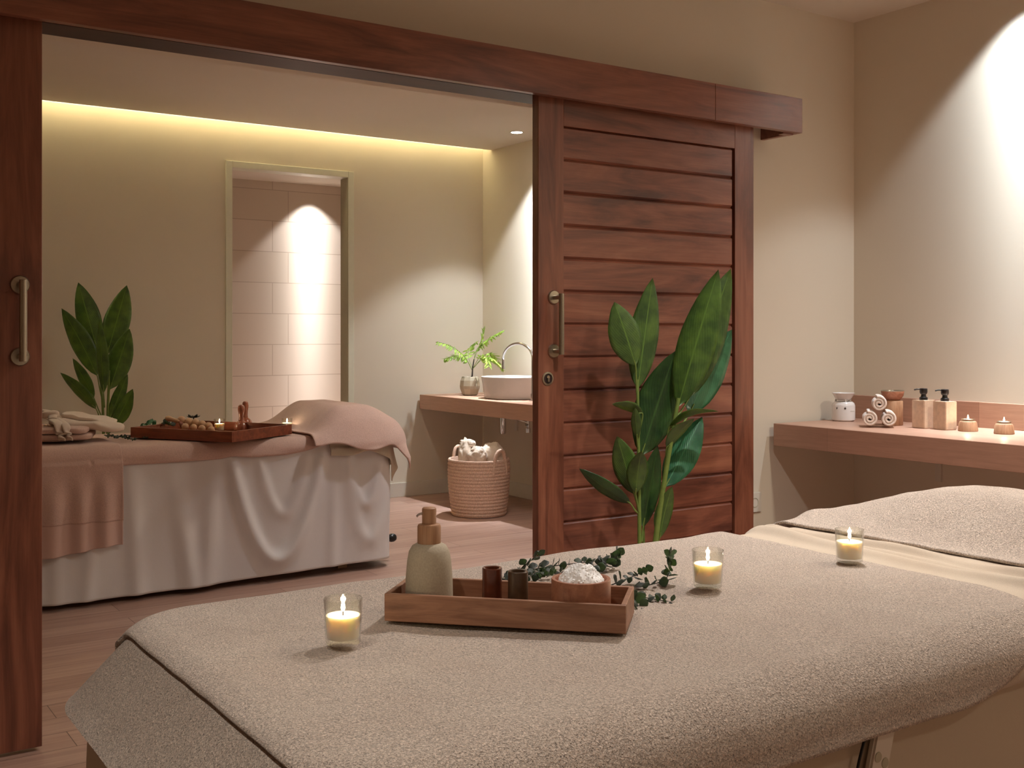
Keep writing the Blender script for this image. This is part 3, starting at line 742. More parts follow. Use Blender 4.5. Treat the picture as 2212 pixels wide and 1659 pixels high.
broad_plant('tall broad-leaved green plant behind the near bed, before the right sliding door', 4.1, (1397, 1240),
    [([(1382, 1230, 0), (1381, 1120, 0), (1379, 960, 0), (1377, 820, 0)], .011), ([(1408, 1230, -.02), (1424, 1110, -.02), (1445, 980, -.03), (1466, 860, -.03)], .015),
     ([(1392, 1230, .03), (1390, 1130, .03), (1396, 1060, .03)], .009)],
    [((1410, 600), (1377, 840), 60, .05, 'leaf', .25, .0, (1377, 880)),
     ((1327, 652), (1373, 790), 66, -.06, 'leaf', .25, -.03, (1376, 850)),
     ((1579, 580), (1488, 860), 72, .10, 'leaf', .2, .02, (1462, 900)),
     ((1581, 712), (1488, 895), 76, .14, 'leaf_teal', .2, .03, (1462, 930)),
     ((1552, 582), (1464, 880), 74, -.05, 'leaf', .22, -.02, (1458, 930)),
     ((1517, 900), (1437, 1052), 62, .12, 'leaf_teal', .2, 0, (1432, 1080)),
     ((1459, 758), (1385, 985), 84, .03, 'leaf_dark', .2, .03, (1382, 1020)),
     ((1552, 889), (1445, 925), 38, -.10, 'leaf', .35, .09, (1436, 1010)),
     ((1500, 905), (1440, 968), 34, -.10, 'leaf', .3, .05, (1438, 1000)),
     ((1322, 873), (1388, 895), 32, -.08, 'leaf', .35, .04, (1378, 950)),
     ((1372, 880), (1376, 945), 20, -.06, 'leaf', .3, 0, (1378, 970)),
     ((1333, 942), (1370, 1068), 50, -.05, 'leaf', .25, .02, (1381, 1100)),
     ((1385, 975), (1373, 1066), 42, -.10, 'leaf', .3, .06, (1381, 1110)),
     ((1421, 962), (1389, 1140), 48, .02, 'leaf_dark', .2, 0, (1386, 1170)),
     ((1251, 1012), (1362, 1088), 34, -.05, 'leaf_dark', .2, -.04, (1380, 1110)),
     ((1452, 1050), (1424, 1164), 36, -.04, 'leaf', .3, .04, (1412, 1185))])
broad_plant('broad-leaved green plant behind the far bed against the back wall', 6.45, (226, 960),
    [([(224, 950, 0), (222, 880, 0), (216, 800, 0)], .012), ([(232, 950, 0), (233, 880, 0), (236, 800, 0)], .012)],
    [((169, 610), (209, 752), 46, .05, 'leaf', .22, 0, (218, 830)), ((274, 616), (231, 765), 50, .05, 'leaf', .22, .02, (234, 830)),
     ((280, 710), (237, 842), 46, 0, 'leaf', .22, .02, (234, 880)), ((133, 666), (210, 812), 42, -.05, 'leaf', .22, .05, (220, 860)),
     ((214, 690), (224, 850), 26, -.1, 'leaf', .35, 0, (226, 880)), ((157, 774), (203, 860), 25, -.05, 'leaf', .22, 0, (222, 905)),
     ((130, 805), (208, 884), 26, -.08, 'leaf', .22, .03, (224, 920)), ((276, 808), (236, 906), 24, 0, 'leaf', .22, 0, (229, 930)), ((287, 840), (243, 925), 34, -.05, 'leaf', .22, .02, (232, 940))])

# ---- eucalyptus sprigs
def sprig(name, label, pts, nleaf, size, z, group, seed=0, leafmat='euc', pairs=True, rad=.0011):
    """a thin stem through world points with small round leaves in pairs"""
    rnd = random.Random(seed); c = bez(pts, 10); o0 = c[0].copy()
    r = thing(name, label, 'sprig', o0, 0, group)
    c = [p-o0 for p in c]
    bm = bmesh.new(); tube(bm, c, [rad*(1-.5*i/len(c)) for i in range(len(c))], 6); obj('stem', bm, M['twig'], r)
    n = len(c)
    for k in range(nleaf):
        i = min(n-2, int((k+.8)/nleaf*(n-1))); p = c[i]; d = (c[i+1]-c[i-1 if i else 0]).normalized()
        for s in ((-1, 1) if k < nleaf-1 else (-1, 0, 1)):
            side = d.cross(Vector((rnd.uniform(-.5, .5), rnd.uniform(-.5, .5), 1))).normalized()
            dirv = (side*s+d*rnd.uniform(.1, .7)+Vector((0, 0, rnd.uniform(-.1, .75)))).normalized()
            sz = size*rnd.uniform(.7, 1.15)*(1-.25*k/nleaf)
            wd = dirv.cross(Vector((rnd.uniform(-1, 1), rnd.uniform(-1, 1), rnd.uniform(.0, 1)))).normalized()
            leaf_obj('leaf', M[leafmat], r, .0003, base=p+dirv*.001, tip=p+dirv*sz, width=sz*.85, side=wd, fold=.15, nu=5, nv=7, belly=.52)
    return r
E = 'eucalyptus sprigs beside the wooden tray'
def W(px, py, dz=0): return at_z(px, py, zt+dz)
def WT(px, py, t): return at_t(px, py, t)
def line_t(pp): return [at_t(x, y, t) for x, y, t in pp]
sprig('eucalyptus_sprig', 'eucalyptus sprig tip standing up behind the tray, above the two cylinder cups', line_t([(1095, 1252, 2.00), (1128, 1226, 1.99), (1150, 1208, 1.98), (1162, 1198, 1.98)]), 6, .020, 0, E, 1)
sprig('eucalyptus_sprig', 'dense dark eucalyptus sprig lying behind the tray, left of the salt bowl', line_t([(1060, 1256, 2.00), (1110, 1248, 2.01), (1160, 1240, 2.03), (1215, 1238, 2.05)]), 14, .023, 0, E, 2)
sprig('eucalyptus_sprig', 'long eucalyptus stem running behind the salt bowl toward the right door', line_t([(1140, 1232, 2.06), (1200, 1222, 2.08), (1270, 1214, 2.10), (1335, 1204, 2.14)]), 12, .023, 0, E, 3)
sprig('eucalyptus_sprig', 'dark eucalyptus sprig just right behind the heap of salt', line_t([(1270, 1226, 2.04), (1300, 1222, 2.06), (1322, 1210, 2.08), (1336, 1200, 2.08)]), 10, .025, 0, E, 4)
sprig('eucalyptus_sprig', 'eucalyptus sprig rising from the right tray corner with paired leaves toward the middle candle', line_t([(1320, 1264, 1.93), (1350, 1252, 1.94), (1378, 1240, 1.95), (1396, 1230, 1.96)]), 7, .021, 0, E, 5)
sprig('eucalyptus_sprig', 'eucalyptus sprig with upright end right of the tray, its tip the farthest right', line_t([(1345, 1275, 1.88), (1400, 1264, 1.91), (1436, 1252, 1.94), (1449, 1225, 1.95), (1450, 1200, 1.95)]), 10, .024, 0, E, 6)
sprig('eucalyptus_sprig', 'thin eucalyptus stem lying flat on the terry towel right of the tray', line_t([(1350, 1284, 1.84), (1400, 1292, 1.835), (1455, 1301, 1.825)]), 7, .020, 0, E, 7)
sprig('eucalyptus_sprig', 'short eucalyptus tuft against the right end of the tray', line_t([(1352, 1290, 1.83), (1362, 1298, 1.81), (1382, 1312, 1.79), (1372, 1318, 1.78)]), 8, .025, 0, E, 8)
sprig('eucalyptus_sprig', 'dark eucalyptus sprig lying close behind the darker cylinder cup', line_t([(1085, 1254, 1.96), (1120, 1250, 1.965), (1150, 1244, 1.98), (1190, 1240, 1.99)]), 9, .022, 0, E, 9)
# sprigs on the far bed
zb2 = .685+.016
sprig('eucalyptus_sprig', 'dark green twig on the far bed between the folded robe and the tray', [at_z(226, 940, zb2+.006), at_z(262, 944, zb2+.005), at_z(292, 951, zb2+.004)], 14, .020, 0, 'twigs on the far bed', 11, rad=.003)
sprig('eucalyptus_sprig', 'small twig on the far bed touching the left corner of the tray', [at_z(268, 940, zb2+.008), at_z(300, 943, zb2+.004), at_z(318, 947, zb2+.004)], 9, .016, 0, 'twigs on the far bed', 12, rad=.002)

# ---- far bed tray and its contents
a = at_z(282, 945, zb2); b = at_z(501, 956, zb2); c = at_z(607, 937, zb2)
ux = (b-a).normalized(); uy = Vector((-ux.y, ux.x, 0)); L2 = (b-a).length; W2 = (c-b).length
t2 = (a+b)/2+uy*W2/2; zf = zb2+.008
tr2 = tray('wooden_tray', 'large dark reddish wooden tray on the far bed with massage tools', (t2.x, t2.y, zb2), math.atan2(ux.y, ux.x), L2, W2, .050, M['tray_dark'], .012, .007)
def T2(px, py, dz=0): return at_z(px, py, zf+dz)
candle('lit glass candle in the tray on the far bed', T2(474, 932), 'lit candles on the far bed')
candle('lit glass candle on the far bed between tray and pillow', at_z(620, 930, zb2), 'lit candles on the far bed')
for (px, py, h, lb) in ((521, 930, .132, 'front wooden massage cup with long handle in the far tray'), (530, 922, .136, 'rear wooden massage cup with long handle in the far tray')):
    r = thing('massage_cup', lb, 'massage tool', T2(px, py), 0, 'wooden massage cups')
    bm = bmesh.new(); lathe(bm, [(.0, .02), (.030, .004), (.034, 0), (.037, .003), (.037, .018), (.032, .034), (.022, .043), (.014, .050), (0, .052)], 32, None, False, False); obj('cup_head', bm, M['copper'], r)
    bm = bmesh.new(); lathe(bm, [(0, .048), (.014, .050), (.012, .065), (.013, h*.62), (.017, h*.82), (.015, h*.94), (.008, h), (0, h)], 24, None, False, False); obj('handle', bm, M['copper'], r)
# ball roller and stick roller
r = thing('massage_roller', 'pale wooden beaded massage roller in the far tray', 'massage tool', T2(415, 934))
bm = bmesh.new(); pts = []
for i, (px, py) in enumerate(((392, 908), (408, 912), (422, 914), (436, 917), (450, 921))):
    q = at_t(px, py, 5.42)-r.location; pts.append(q); bb = bmesh.new(); blob(bb, .021, Matrix.Translation(q), 18); obj('bead', bb, M['pale_wood'], r)
for i, (px, py) in enumerate(((400, 922), (418, 924), (436, 926), (456, 929))):
    q = at_t(px, py, 5.36)-r.location; bb = bmesh.new(); blob(bb, .018, Matrix.Translation(q), 18); obj('bead', bb, M['pale_wood'], r)
tube(bm, [pts[0]+Vector((-.02, .01, .004)), *pts, pts[-1]+Vector((.03, -.01, -.01))], .006, 10); obj('axle', bm, M['copper'], r)
r = thing('massage_stick', 'pale turned wooden stick leaning in the far tray, left of the beaded roller', 'massage tool', T2(385, 930))
q0 = at_t(360, 903, 5.45)-r.location; q1 = at_t(388, 911, 5.40)-r.location
bm = bmesh.new(); cv = [q0+(q1-q0)*k/8 for k in range(9)]; tube(bm, cv, [.010, .014, .014, .011, .010, .010, .011, .010, .007], 16); obj('stick_grip', bm, M['pale_wood'], r)
bm = bmesh.new(); q2 = at_t(398, 925, 5.38)-r.location; tube(bm, [q1, (q1+q2)/2, q2], [.007, .013, .010], 14); obj('stick_end', bm, M['copper'], r)
r = thing('wooden_comb_roller', 'low reddish wooden roller lying behind the stick in the far tray', 'massage tool', T2(366, 930))
bm = bmesh.new(); tube(bm, [(-.07, .02, .02), (-.03, .01, .022), (.03, -.01, .022), (.06, -.02, .02)], [.012, .018, .018, .01], 16); obj('roller_body', bm, M['copper'], r)
for k, (px, py, col_, lb, s) in enumerate(((318, 920, 'leaf_teal', 'green eucalyptus leaves in the left corner of the far tray', 1.0), (357, 920, 'euc', 'dark green leaf tuft beside the wooden stick in the far tray', .9))):
    p0 = at_t(px-16, py+5, 5.5); p1 = at_t(px+12, py-2, 5.48)
    sprig('eucalyptus_sprig', lb, [p0, (p0+p1)/2+Vector((0, 0, .012)), p1], 4, .038*s, 0, 'leaves in the far tray', 20+k, 'leaf_teal' if k == 0 else 'euc', rad=.002)
r = thing('dark_flower', 'small dark flower head above the beaded roller in the far tray', 'flower', T2(418, 930))
cpt = at_t(418, 902, 5.5)-r.location
bm = bmesh.new(); tube(bm, [(0, 0, 0), cpt*.5+Vector((.004, 0, 0)), cpt], .003, 8); obj('stem', bm, M['twig'], r)
for k in range(9):
    an = k*2*PI/9; dv = Vector((math.cos(an), math.sin(an), .25+.2*(k % 2)))
    leaf_obj('petal', M['euc'], r, .001, base=cpt, tip=cpt+dv*.034, width=.022, side=dv.cross(Vector((0, 0, 1))), fold=.3, nu=5, nv=7)

# ---- folded robe with belt at the far bed's foot
q = at_z(150, 948, zb2+.020)
q = Vector((1.06, 5.30, zb2+.018))
rb = thing('folded_robe', 'folded cream robe with knotted belt on the far bed beside the left door', 'robe', q, math.radians(-18))
def pillowbox(bm, x0, x1, y0, y1, z0, z1, rx=.3, bul=.006, seed=0, n=26):
    cx, cy, cz = (x0+x1)/2, (y0+y1)/2, (z0+z1)/2; hx, hy, hz = (x1-x0)/2, (y1-y0)/2, (z1-z0)/2
    def se(a, e): return math.copysign(abs(a)**e, a)
    def fn(u, v):
        th = -PI+2*PI*u; ph = -PI/2+PI*v
        c = se(math.cos(ph), rx); X = hx*c*se(math.cos(th), rx); Y = hy*c*se(math.sin(th), rx); Z = hz*se(math.sin(ph), .55)
        k = bul*nz(X*14+seed, Y*14, Z*20)
        return Vector((cx+X+k, cy+Y+k*.5, cz+Z+k*1.2))
    grid(bm, n*2, n, fn)
bm = bmesh.new(); pillowbox(bm, -.24, .17, -.11, .20, 0, .036, seed=1); obj('robe_fold', bm, M['terry_far'], rb)
bm = bmesh.new(); pillowbox(bm, -.23, .155, -.115, .19, .030, .066, seed=4); obj('robe_fold', bm, M['terry_far'], rb)
bm = bmesh.new(); pillowbox(bm, -.02, .30, -.03, .17, .045, .090, .5, .012, 8); bmesh.ops.rotate(bm, verts=bm.verts[:], cent=(.1, .05, .06), matrix=Matrix.Rotation(.14, 3, 'Y')); obj('sleeve', bm, M['robe'], rb)
bm = bmesh.new(); pillowbox(bm, .02, .26, .02, .20, .080, .110, .5, .012, 12); bmesh.ops.rotate(bm, verts=bm.verts[:], cent=(.1, .05, .08), matrix=Matrix.Rotation(.18, 3, 'Y')); obj('sleeve', bm, M['robe'], rb)
def strap(pts, w, th=.006):
    c = bez(pts, 8); bm = bmesh.new()
    def fn(u, v):
        i = min(len(c)-1, int(round(u*(len(c)-1)))); d = (c[min(i+1, len(c)-1)]-c[max(i-1, 0)]).normalized(); s = d.cross(Vector((0, 0, 1)))
        s = s.normalized() if s.length > .2 else Vector((1, 0, 0)); return c[i]+s*(v-.5)*w+Vector((0, 0, .004*math.sin(v*PI)))
    grid(bm, len(c), 6, fn); o = obj('belt', bm, M['robe'], rb); solid(o, th, 0)
strap([(-.22, .02, .085), (-.15, .02, .100), (-.08, .03, .115), (-.03, .02, .105)], .045)
strap([(-.10, .04, .105), (-.05, .05, .130), (-.005, .01, .118), (.0, -.03, .098)], .036)
strap([(-.02, .03, .100), (.01, -.05, .090), (.035, -.108, .076), (.045, -.122, .03), (.05, -.118, .006)], .04)
strap([(.0, .03, .100), (.04, -.05, .085), (.065, -.11, .07), (.075, -.122, .03), (.08, -.115, .006)], .035)
bm = bmesh.new(); pillowbox(bm, -.055, .02, -.01, .06, .092, .132, .7, .008, 3, 14); obj('belt_knot', bm, M['robe'], rb)

# ---- near counter objects
zc = ZT1+.0005
p = at_z(1822, 909, zc)
r = thing('oil_burner', 'white ceramic oil burner at the left end of the near counter', 'oil burner', p, YAW*-1)
s = .0535
bm = bmesh.new(); lathe(bm, [(0, 0), (s*.88, 0), (s, .006), (s, .072), (s*.93, .084), (s*.74, .092), (s*.70, .090), (s*.86, .080), (s*.93, .07), (s*.93, .010), (0, .008)], 48, None, False, False); bd = obj('burner_body', bm, M['ceramic'], r)
bm = bmesh.new()
def star(bm, cx, cz, rr):
    y = -math.sqrt(max(0, s*s-cx*cx))-.0004
    vs = [bm.verts.new((cx+(rr if k % 2 == 0 else rr*.45)*math.sin(k*PI/5), y+.0003, cz+(rr if k % 2 == 0 else rr*.45)*math.cos(k*PI/5))) for k in range(10)]
    f = bm.faces.new(vs); e = bmesh.ops.extrude_face_region(bm, geom=[f]); bmesh.ops.translate(bm, verts=[v for v in e['geom'] if isinstance(v, bmesh.types.BMVert)], vec=(0, -.0005, 0))
for cx, cz in ((-.040, .062), (-.008, .062)): star(bm, cx, cz, .0075)
obj('star_shade', bm, M['dark'], bd, smooth=False)  # dark stars laid on the wall for the shade inside cut-outs
bm = bmesh.new()
for k in range(5): box(bm, .018+k*.005, .0205+k*.005, -math.sqrt(s*s-(.019+k*.005)**2)-.0006, -math.sqrt(s*s-(.019+k*.005)**2)+.001, .047, .0492+.0006*(k % 2))
obj('small_lettering', bm, M['jamb'], bd, smooth=False)
bm = bmesh.new(); lathe(bm, [(0, .098), (.030, .098), (.036, .104), (.050, .128), (.0525, .132), (.050, .1325), (.034, .108), (0, .104)], 48, None, False, False)
for k in range(3): a_ = k*2*PI/3+.5; tube(bm, [(s*.72*math.cos(a_), s*.72*math.sin(a_), .088), (.035*math.cos(a_), .035*math.sin(a_), .102)], .004, 8)
obj('oil_bowl', bm, M['ceramic'], r)
def roll(label, c, R, L, rz):
    r = thing('rolled_towel', label, 'towel', c, rz, 'rolled towels stacked on the near counter')
    bm = bmesh.new(); n = 110; turns = 2.3; th = R/(turns+.6)
    def fn(u, v):
        a = u*turns*2*PI; rr = th*.35+(R-th*.55-th*.35)*u; zz = (v-.5)*L
        rr *= 1+.03*nz(a*2, v*6); return Vector((rr*math.cos(a), zz, rr*math.sin(a)))
    grid(bm, n, 14, fn); o = obj('towel_coil', bm, M['terry_white'], r, angle=80); solid(o, th*.86, 0, 1)
    return r
pa = at_z(1886, 924, zc); pb = at_z(1925, 924, zc); R = .0385
mid = (pa+pb)/2+Vector((FW.x, FW.y, 0))*.05; ax = -math.radians(50)
dx = Vector((math.cos(ax), math.sin(ax), 0))
roll('rolled beige towel on the near counter, bottom left of the stack of three', mid-dx*R*1.02+Vector((0, 0, R+.001)), R, .13, ax)
roll('rolled beige towel on the near counter, bottom right of the stack of three', mid+dx*R*1.02+Vector((0, 0, R+.001)), R, .13, ax)
roll('rolled beige towel on the near counter, topmost of the stack of three', mid+Vector((0, 0, R*2.75)), R, .13, ax)
p = at_t(1928, 905, 4.95); p.z = zc
r = thing('wooden_incense_holder', 'turned wooden cylinder behind the rolled towels with a metal-lined wooden bowl on top', 'burner', p)
bm = bmesh.new(); lathe(bm, [(0, 0), (.043, 0), (.045, .003), (.045, .106), (.042, .111), (.036, .112), (0, .112)], 40, None, False, False); obj('holder_body', bm, M['oak'], r)
bm = bmesh.new(); lathe(bm, [(0, .1125), (.030, .1125), (.036, .118), (.047, .134), (.0505, .152), (.049, .155), (.044, .154), (.038, .134), (0, .128)], 40, None, False, False); obj('bowl', bm, M['bowl'], r)
bm = bmesh.new(); lathe(bm, [(.050, .152), (.051, .1545), (.0475, .1565), (.0435, .155), (.0375, .135), (0, .130)], 40, None, False, False); obj('metal_liner', bm, M['steel'], r)
for px, py, lb in ((1995, 917, 'square stone pump bottle with black pump on the near counter, nearer the rolled towels'), (2041, 921, 'square stone pump bottle with black pump on the near counter, nearer the tea lights')):
    p = at_t(px, py, 4.80 if px < 2000 else 4.72); p.z = zc
    r = thing('soap_dispenser', lb, 'soap dispenser', p, math.radians(-6), 'square stone pump bottles')
    bm = bmesh.new(); h = .0345; box(bm, -h, h, -h, h, 0, .122); bmesh.ops.bevel(bm, geom=bm.edges[:], offset=.0025, segments=2, affect='EDGES'); obj('bottle', bm, M['travertine'], r)
    bm = bmesh.new(); lathe(bm, [(0, .121), (.0175, .121), (.0175, .133), (.012, .137), (.010, .146), (.014, .149), (.0165, .156), (.0165, .171), (.014, .173), (0, .173)], 28, None, False, False); pmp = obj('pump', bm, M['black'], r)
    bm = bmesh.new(); tube(bm, bez([(-.006, .004, .168), (-.022, .014, .169), (-.034, .022, .166)], 6), .0032, 10); obj('nozzle', bm, M['black'], pmp)
def tealight(label, p, g):
    r = thing('tealight_holder', label, 'candle', p, random.random()*3, g)
    bm = bmesh.new(); lathe(bm, [(0, 0), (.0385, 0), (.040, .002), (.037, .030), (.033, .040), (.026, .0435), (.0245, .0435), (.0245, .036), (0, .036)], 40, None, False, False); obj('wooden_base', bm, M['oak'], r)
    bm = bmesh.new(); lathe(bm, [(0, .0365), (.0225, .0365), (.0225, .0415), (.0265, .0425), (.0270, .0505), (.0262, .0512), (.0252, .0505), (.0250, .046), (0, .046)], 36, None, False, False); obj('metal_cup', bm, M['steel'], r)
    bm = bmesh.new(); lathe(bm, [(0, .0455), (.0248, .0455), (.0248, .0490), (0, .0485)], 32, None, False, False); obj('wax', bm, M['wax'], r)
    bm = bmesh.new(); tube(bm, [(0, 0, .048), (0, 0, .054)], .0007, 6); obj('wick', bm, M['wick'], r)
    bm = bmesh.new(); lathe(bm, [(0, .052), (.0022, .0540), (.0031, .0570), (.0022, .0620), (0, .0690)], 14, None, False, False); obj('flame', bm, M['flame'], r)
    d = bpy.data.lights.new('flame_light', 'POINT'); d.energy = .2; d.color = (1, .82, .60); d.shadow_soft_size = .004
    l = bpy.data.objects.new('flame_light', d); COL.objects.link(l); l.parent = r; l.location = (0, 0, .062)
tealight('lit tea light in a wooden holder, next to the square stone pump bottles', at_z(2091, 931, zc), 'tea lights on the near counter')
tealight('lit tea light in a wooden holder, the farthest right on the near counter', at_z(2169, 937, zc), 'tea lights on the near counter')

# ---- far counter: basin, tap, plant, plumbing
zk = ZT2+.0005
bc = Vector((4.30, 6.37, zk))
r = thing('wash_basin', 'white oval countertop basin on the far counter', 'basin', bc)
bm = bmesh.new(); lathe(bm, [(0, 0), (.188, 0), (.196, .004), (.216, .120), (.222, .148), (.221, .152), (.216, .152), (.213, .146), (.190, .04), (.15, .02), (0, .014)], 64, Matrix.Diagonal((.95, 1.08, 1, 1)), False, False); obj('bowl', bm, M['ceramic'], r)
bm = bmesh.new(); lathe(bm, [(0, .0155), (.022, .0165), (.022, .019), (0, .020)], 24, None, False, False); obj('drain', bm, M['chrome'], r)
gb = at_t(1151, 860, 7.36); gb.z = zk
r = thing('gooseneck_tap', 'arched chrome tap over the white basin', 'tap', gb)
pts = [Vector((0, 0, 0)), Vector((0, 0, .14)), Vector((0, 0, at_t(1151, 785, 7.36).z-zk))]
for k in range(0, 11):
    a_ = PI*k/10; pts.append(at_t(1119+32*math.cos(a_), 775-33*math.sin(a_), 7.36+.3*k/10)-gb)
end = at_t(1087, 795, 7.66)-gb; pts.append(end)
bm = bmesh.new(); tube(bm, bez(pts, 5), .0095, 14); obj('spout', bm, M['chrome'], r)
bm = bmesh.new(); lathe(bm, [(0, 0), (.026, 0), (.026, .006), (.016, .010), (.016, .05), (0, .05)], 28, None, False, False); obj('tap_base', bm, M['chrome'], r)
bm = bmesh.new(); lathe(bm, [(.0095, 0), (.0125, 0), (.0125, .018), (.0095, .018)], 20, Matrix.Translation(end+Vector((0, 0, -.006))), True, True); obj('aerator', bm, M['chrome'], r)
r = thing('tap_handle', 'small chrome cross knob on the far counter beside the basin', 'tap handle', p)
bm = bmesh.new(); lathe(bm, [(0, 0), (.018, 0), (.018, .004), (.009, .008), (.009, .03), (0, .03)], 20, None, False, False); obj('knob_stem', bm, M['chrome'], r)
bm = bmesh.new(); tube(bm, [(-.024, 0, .026), (.024, 0, .026)], .005, 10); tube(bm, [(0, -.024, .026), (0, .024, .026)], .005, 10); obj('cross', bm, M['chrome'], r)
# waste trap and valves under the far counter
p = at_t(1087, 905, 7.75); p.z = .645
r = thing('basin_trap', 'chrome bottle trap under the far counter below the basin', 'pipe', p)
zb = at_t(1087, 937, 7.75).z-.645
bm = bmesh.new(); lathe(bm, [(0, zb), (.018, zb), (.022, zb+.01), (.022, -.03), (.026, -.026), (.026, 0), (0, 0)], 24, None, False, False); obj('trap_body', bm, M['chrome'], r)
e2 = at_t(1140, 912, 7.62)-p
bm = bmesh.new(); tube(bm, bez([(0, 0, -.02), (.02, -.03, -.022), e2], 8), .010, 12); obj('waste_pipe', bm, M['chrome'], r)
p2 = at_t(1141, 920, 7.6); p2.z = at_t(1141, 908, 7.6).z
r = thing('angle_valve', 'chrome angle valve hanging under the far counter at the door edge', 'valve', p2)
bm = bmesh.new(); tube(bm, [(0, 0, .645-p2.z), (0, 0, -.05)], .011, 14); lathe(bm, [(0, -.085), (.017, -.085), (.017, -.055), (0, -.055)], 18, None, False, False); obj('valve_body', bm, M['chrome'], r)
bm = bmesh.new(); tube(bm, [(0, 0, -.03), (-.025, -.01, -.03)], .008, 10); obj('valve_knob', bm, M['chrome'], r)
# plant in vase
p = at_z(1015, 854, zk); tP = depth(p)
r = thing('potted_fern_plant', 'small bright green feathery plant in a grey-beige vase left of the basin', 'plant', p)
bm = bmesh.new(); lathe(bm, [(0, 0), (.045, 0), (.056, .006), (.073, .050), (.075, .070), (.070, .110), (.060, .136), (.057, .138), (.053, .134), (.062, .108), (.066, .068), (.04, .01), (0, .008)], 9, None, False, False)
obj('vase', bm, M['vase'], r, smooth=False)
bm = bmesh.new(); lathe(bm, [(0, .118), (.060, .118), (.060, .122), (0, .124)], 24, None, False, False); obj('soil', bm, M['dark'], r)
def Q(px, py, d=0): return at_t(px, py, tP+d)-p
hub = Q(1022, 776); stemtop = Q(1021, 795)
bm = bmesh.new(); tube(bm, [(0, 0, .115), Q(1020, 812), stemtop, Q(1024, 776)], [.007, .006, .005, .004], 10); obj('stem', bm, M['twig'], r)
fr = [([(1020, 800, 0), (1003, 770, -.03), (975, 748, -.05), (944, 738, -.06)], 9, 1.0), ([(1020, 800, 0), (1008, 778, .02), (985, 768, .0), (957, 776, -.02)], 10, 1.1),
      ([(1021, 795, 0), (1030, 755, .03), (1055, 732, .05), (1086, 714, .08)], 11, 1.2), ([(1024, 776, 0), (1036, 745, .0), (1042, 725, .0), (1046, 706, .0)], 7, 1.0),
      ([(1021, 797, 0), (1042, 776, -.03), (1062, 774, -.05), (1084, 792, -.06)], 8, 1.25), ([(1021, 797, 0), (1036, 772, -.08), (1050, 772, -.12), (1056, 792, -.14)], 7, 1.2),
      ([(1021, 797, 0), (1012, 770, .1), (1015, 750, .14), (1030, 738, .16)], 7, 1.0), ([(1021, 797, 0), (1050, 765, .12), (1070, 770, .16), (1088, 800, .18)], 8, 1.1)]
for k, (pp, nl, s_) in enumerate(fr):
    rnd = random.Random(40+k); c = bez([Q(*q_) for q_ in pp], 8); bm = bmesh.new(); tube(bm, c, [.0022*(1-.6*i/len(c)) for i in range(len(c))], 6); fo = obj('frond', bm, M['stem'], r)
    bm = bmesh.new()
    for j in range(nl*2):
        i = int(len(c)*(.28+.70*j/(nl*2))); i = min(i, len(c)-2); d = (c[i+1]-c[i-1]).normalized(); sd = d.cross(Vector((0, 0, 1))).normalized()
        view = FW*rnd.uniform(.2, .9)
        for sgn in (-1, 1):
            dv = (sd*sgn*.55+d*.35+Vector((0, 0, -.55 if sgn < 0 else .05))+Vector((rnd.uniform(-.2, .2), rnd.uniform(-.2, .2), rnd.uniform(-.15, .15)))).normalized()
            ln = .060*s_*(1-.35*abs(j/(nl*2)-.4)*2)
            leaf_mesh(bm, c[i], c[i]+dv*ln, .0125, (d+Vector((0, 0, .3))).normalized(), .2, -.1, 5, 6)
    me = bpy.data.meshes.new('leaflets'); bm.to_mesh(me); bm.free(); o = link('leaflets', me, M['leaf_light'], fo); solid(o, .0004, 0)

# ---- basket with towels
pb_ = at_z(1038, 1112, 0)
r = thing('woven_basket', 'round woven seagrass basket on the floor under the far counter', 'basket', (pb_.x, pb_.y+.02, 0))
Rb, Hb = .198, .375
bm = bmesh.new(); prof = [(0, .004), (Rb*.90, .004)]
nrow = 17
for k in range(nrow*5+1):
    q_ = k/(nrow*5); z_ = .006+(Hb-.006)*q_; rr = Rb*(.90+.13*math.sin(q_*PI*.62)) + .0045*abs(math.sin(q_*nrow*PI)); prof.append((rr, z_))
prof += [(prof[-1][0]-.012, Hb), (prof[-1][0]-.016, Hb-.02), (Rb*.86, .02), (0, .018)]
lathe(bm, prof, 96, None, False, False, lambda a, z: 1+.010*math.sin(a*46+math.floor(z/Hb*nrow)*1.7)*(1 if .01 < z < Hb-.003 else 0))
obj('basket_body', bm, M['basket'], r)
for s_ in (1, -1):                                    # two looped handles on the rim
    bm = bmesh.new(); an = math.radians(-78) if s_ > 0 else math.radians(102); Rr = Rb*1.02
    pts = [Vector((Rr*math.cos(an+d_), Rr*math.sin(an+d_), z_)) for d_, z_ in ((-.30, Hb-.10), (-.26, Hb-.02), (-.16, Hb+.045), (0, Hb+.065), (.16, Hb+.045), (.26, Hb-.02), (.30, Hb-.10))]
    tube(bm, bez(pts, 8), .011, 10)
    obj('handle', bm, M['basket'], r)
def crumple(label, c, sx, sy, sz, seed, mat, rz=0, tilt=0):
    bm = bmesh.new()
    def fn(u, v):
        th = 2*PI*u; ph = -PI/2+PI*v; d = Vector((math.cos(ph)*math.cos(th), math.cos(ph)*math.sin(th), math.sin(ph)))
        k = 1+.22*nz(d.x*1.6+seed, d.y*1.6, d.z*1.6)+.16*abs(nz(d.x*3.2, d.y*3.2+seed, d.z*3.2))+.05*nz(d.x*8+seed, d.y*8, d.z*8)
        return Vector((d.x*sx*k, d.y*sy*k, d.z*sz*k))
    grid(bm, 64, 36, fn); bmesh.ops.remove_doubles(bm, verts=bm.verts[:], dist=.0003)
    o = obj('towel', bm, M[mat], None, angle=80); o.location = c; o.rotation_euler = (tilt, .1, rz); tag(o, label, 'towel', 'towels in the woven basket'); return o
bx, by = pb_.x, pb_.y+.02
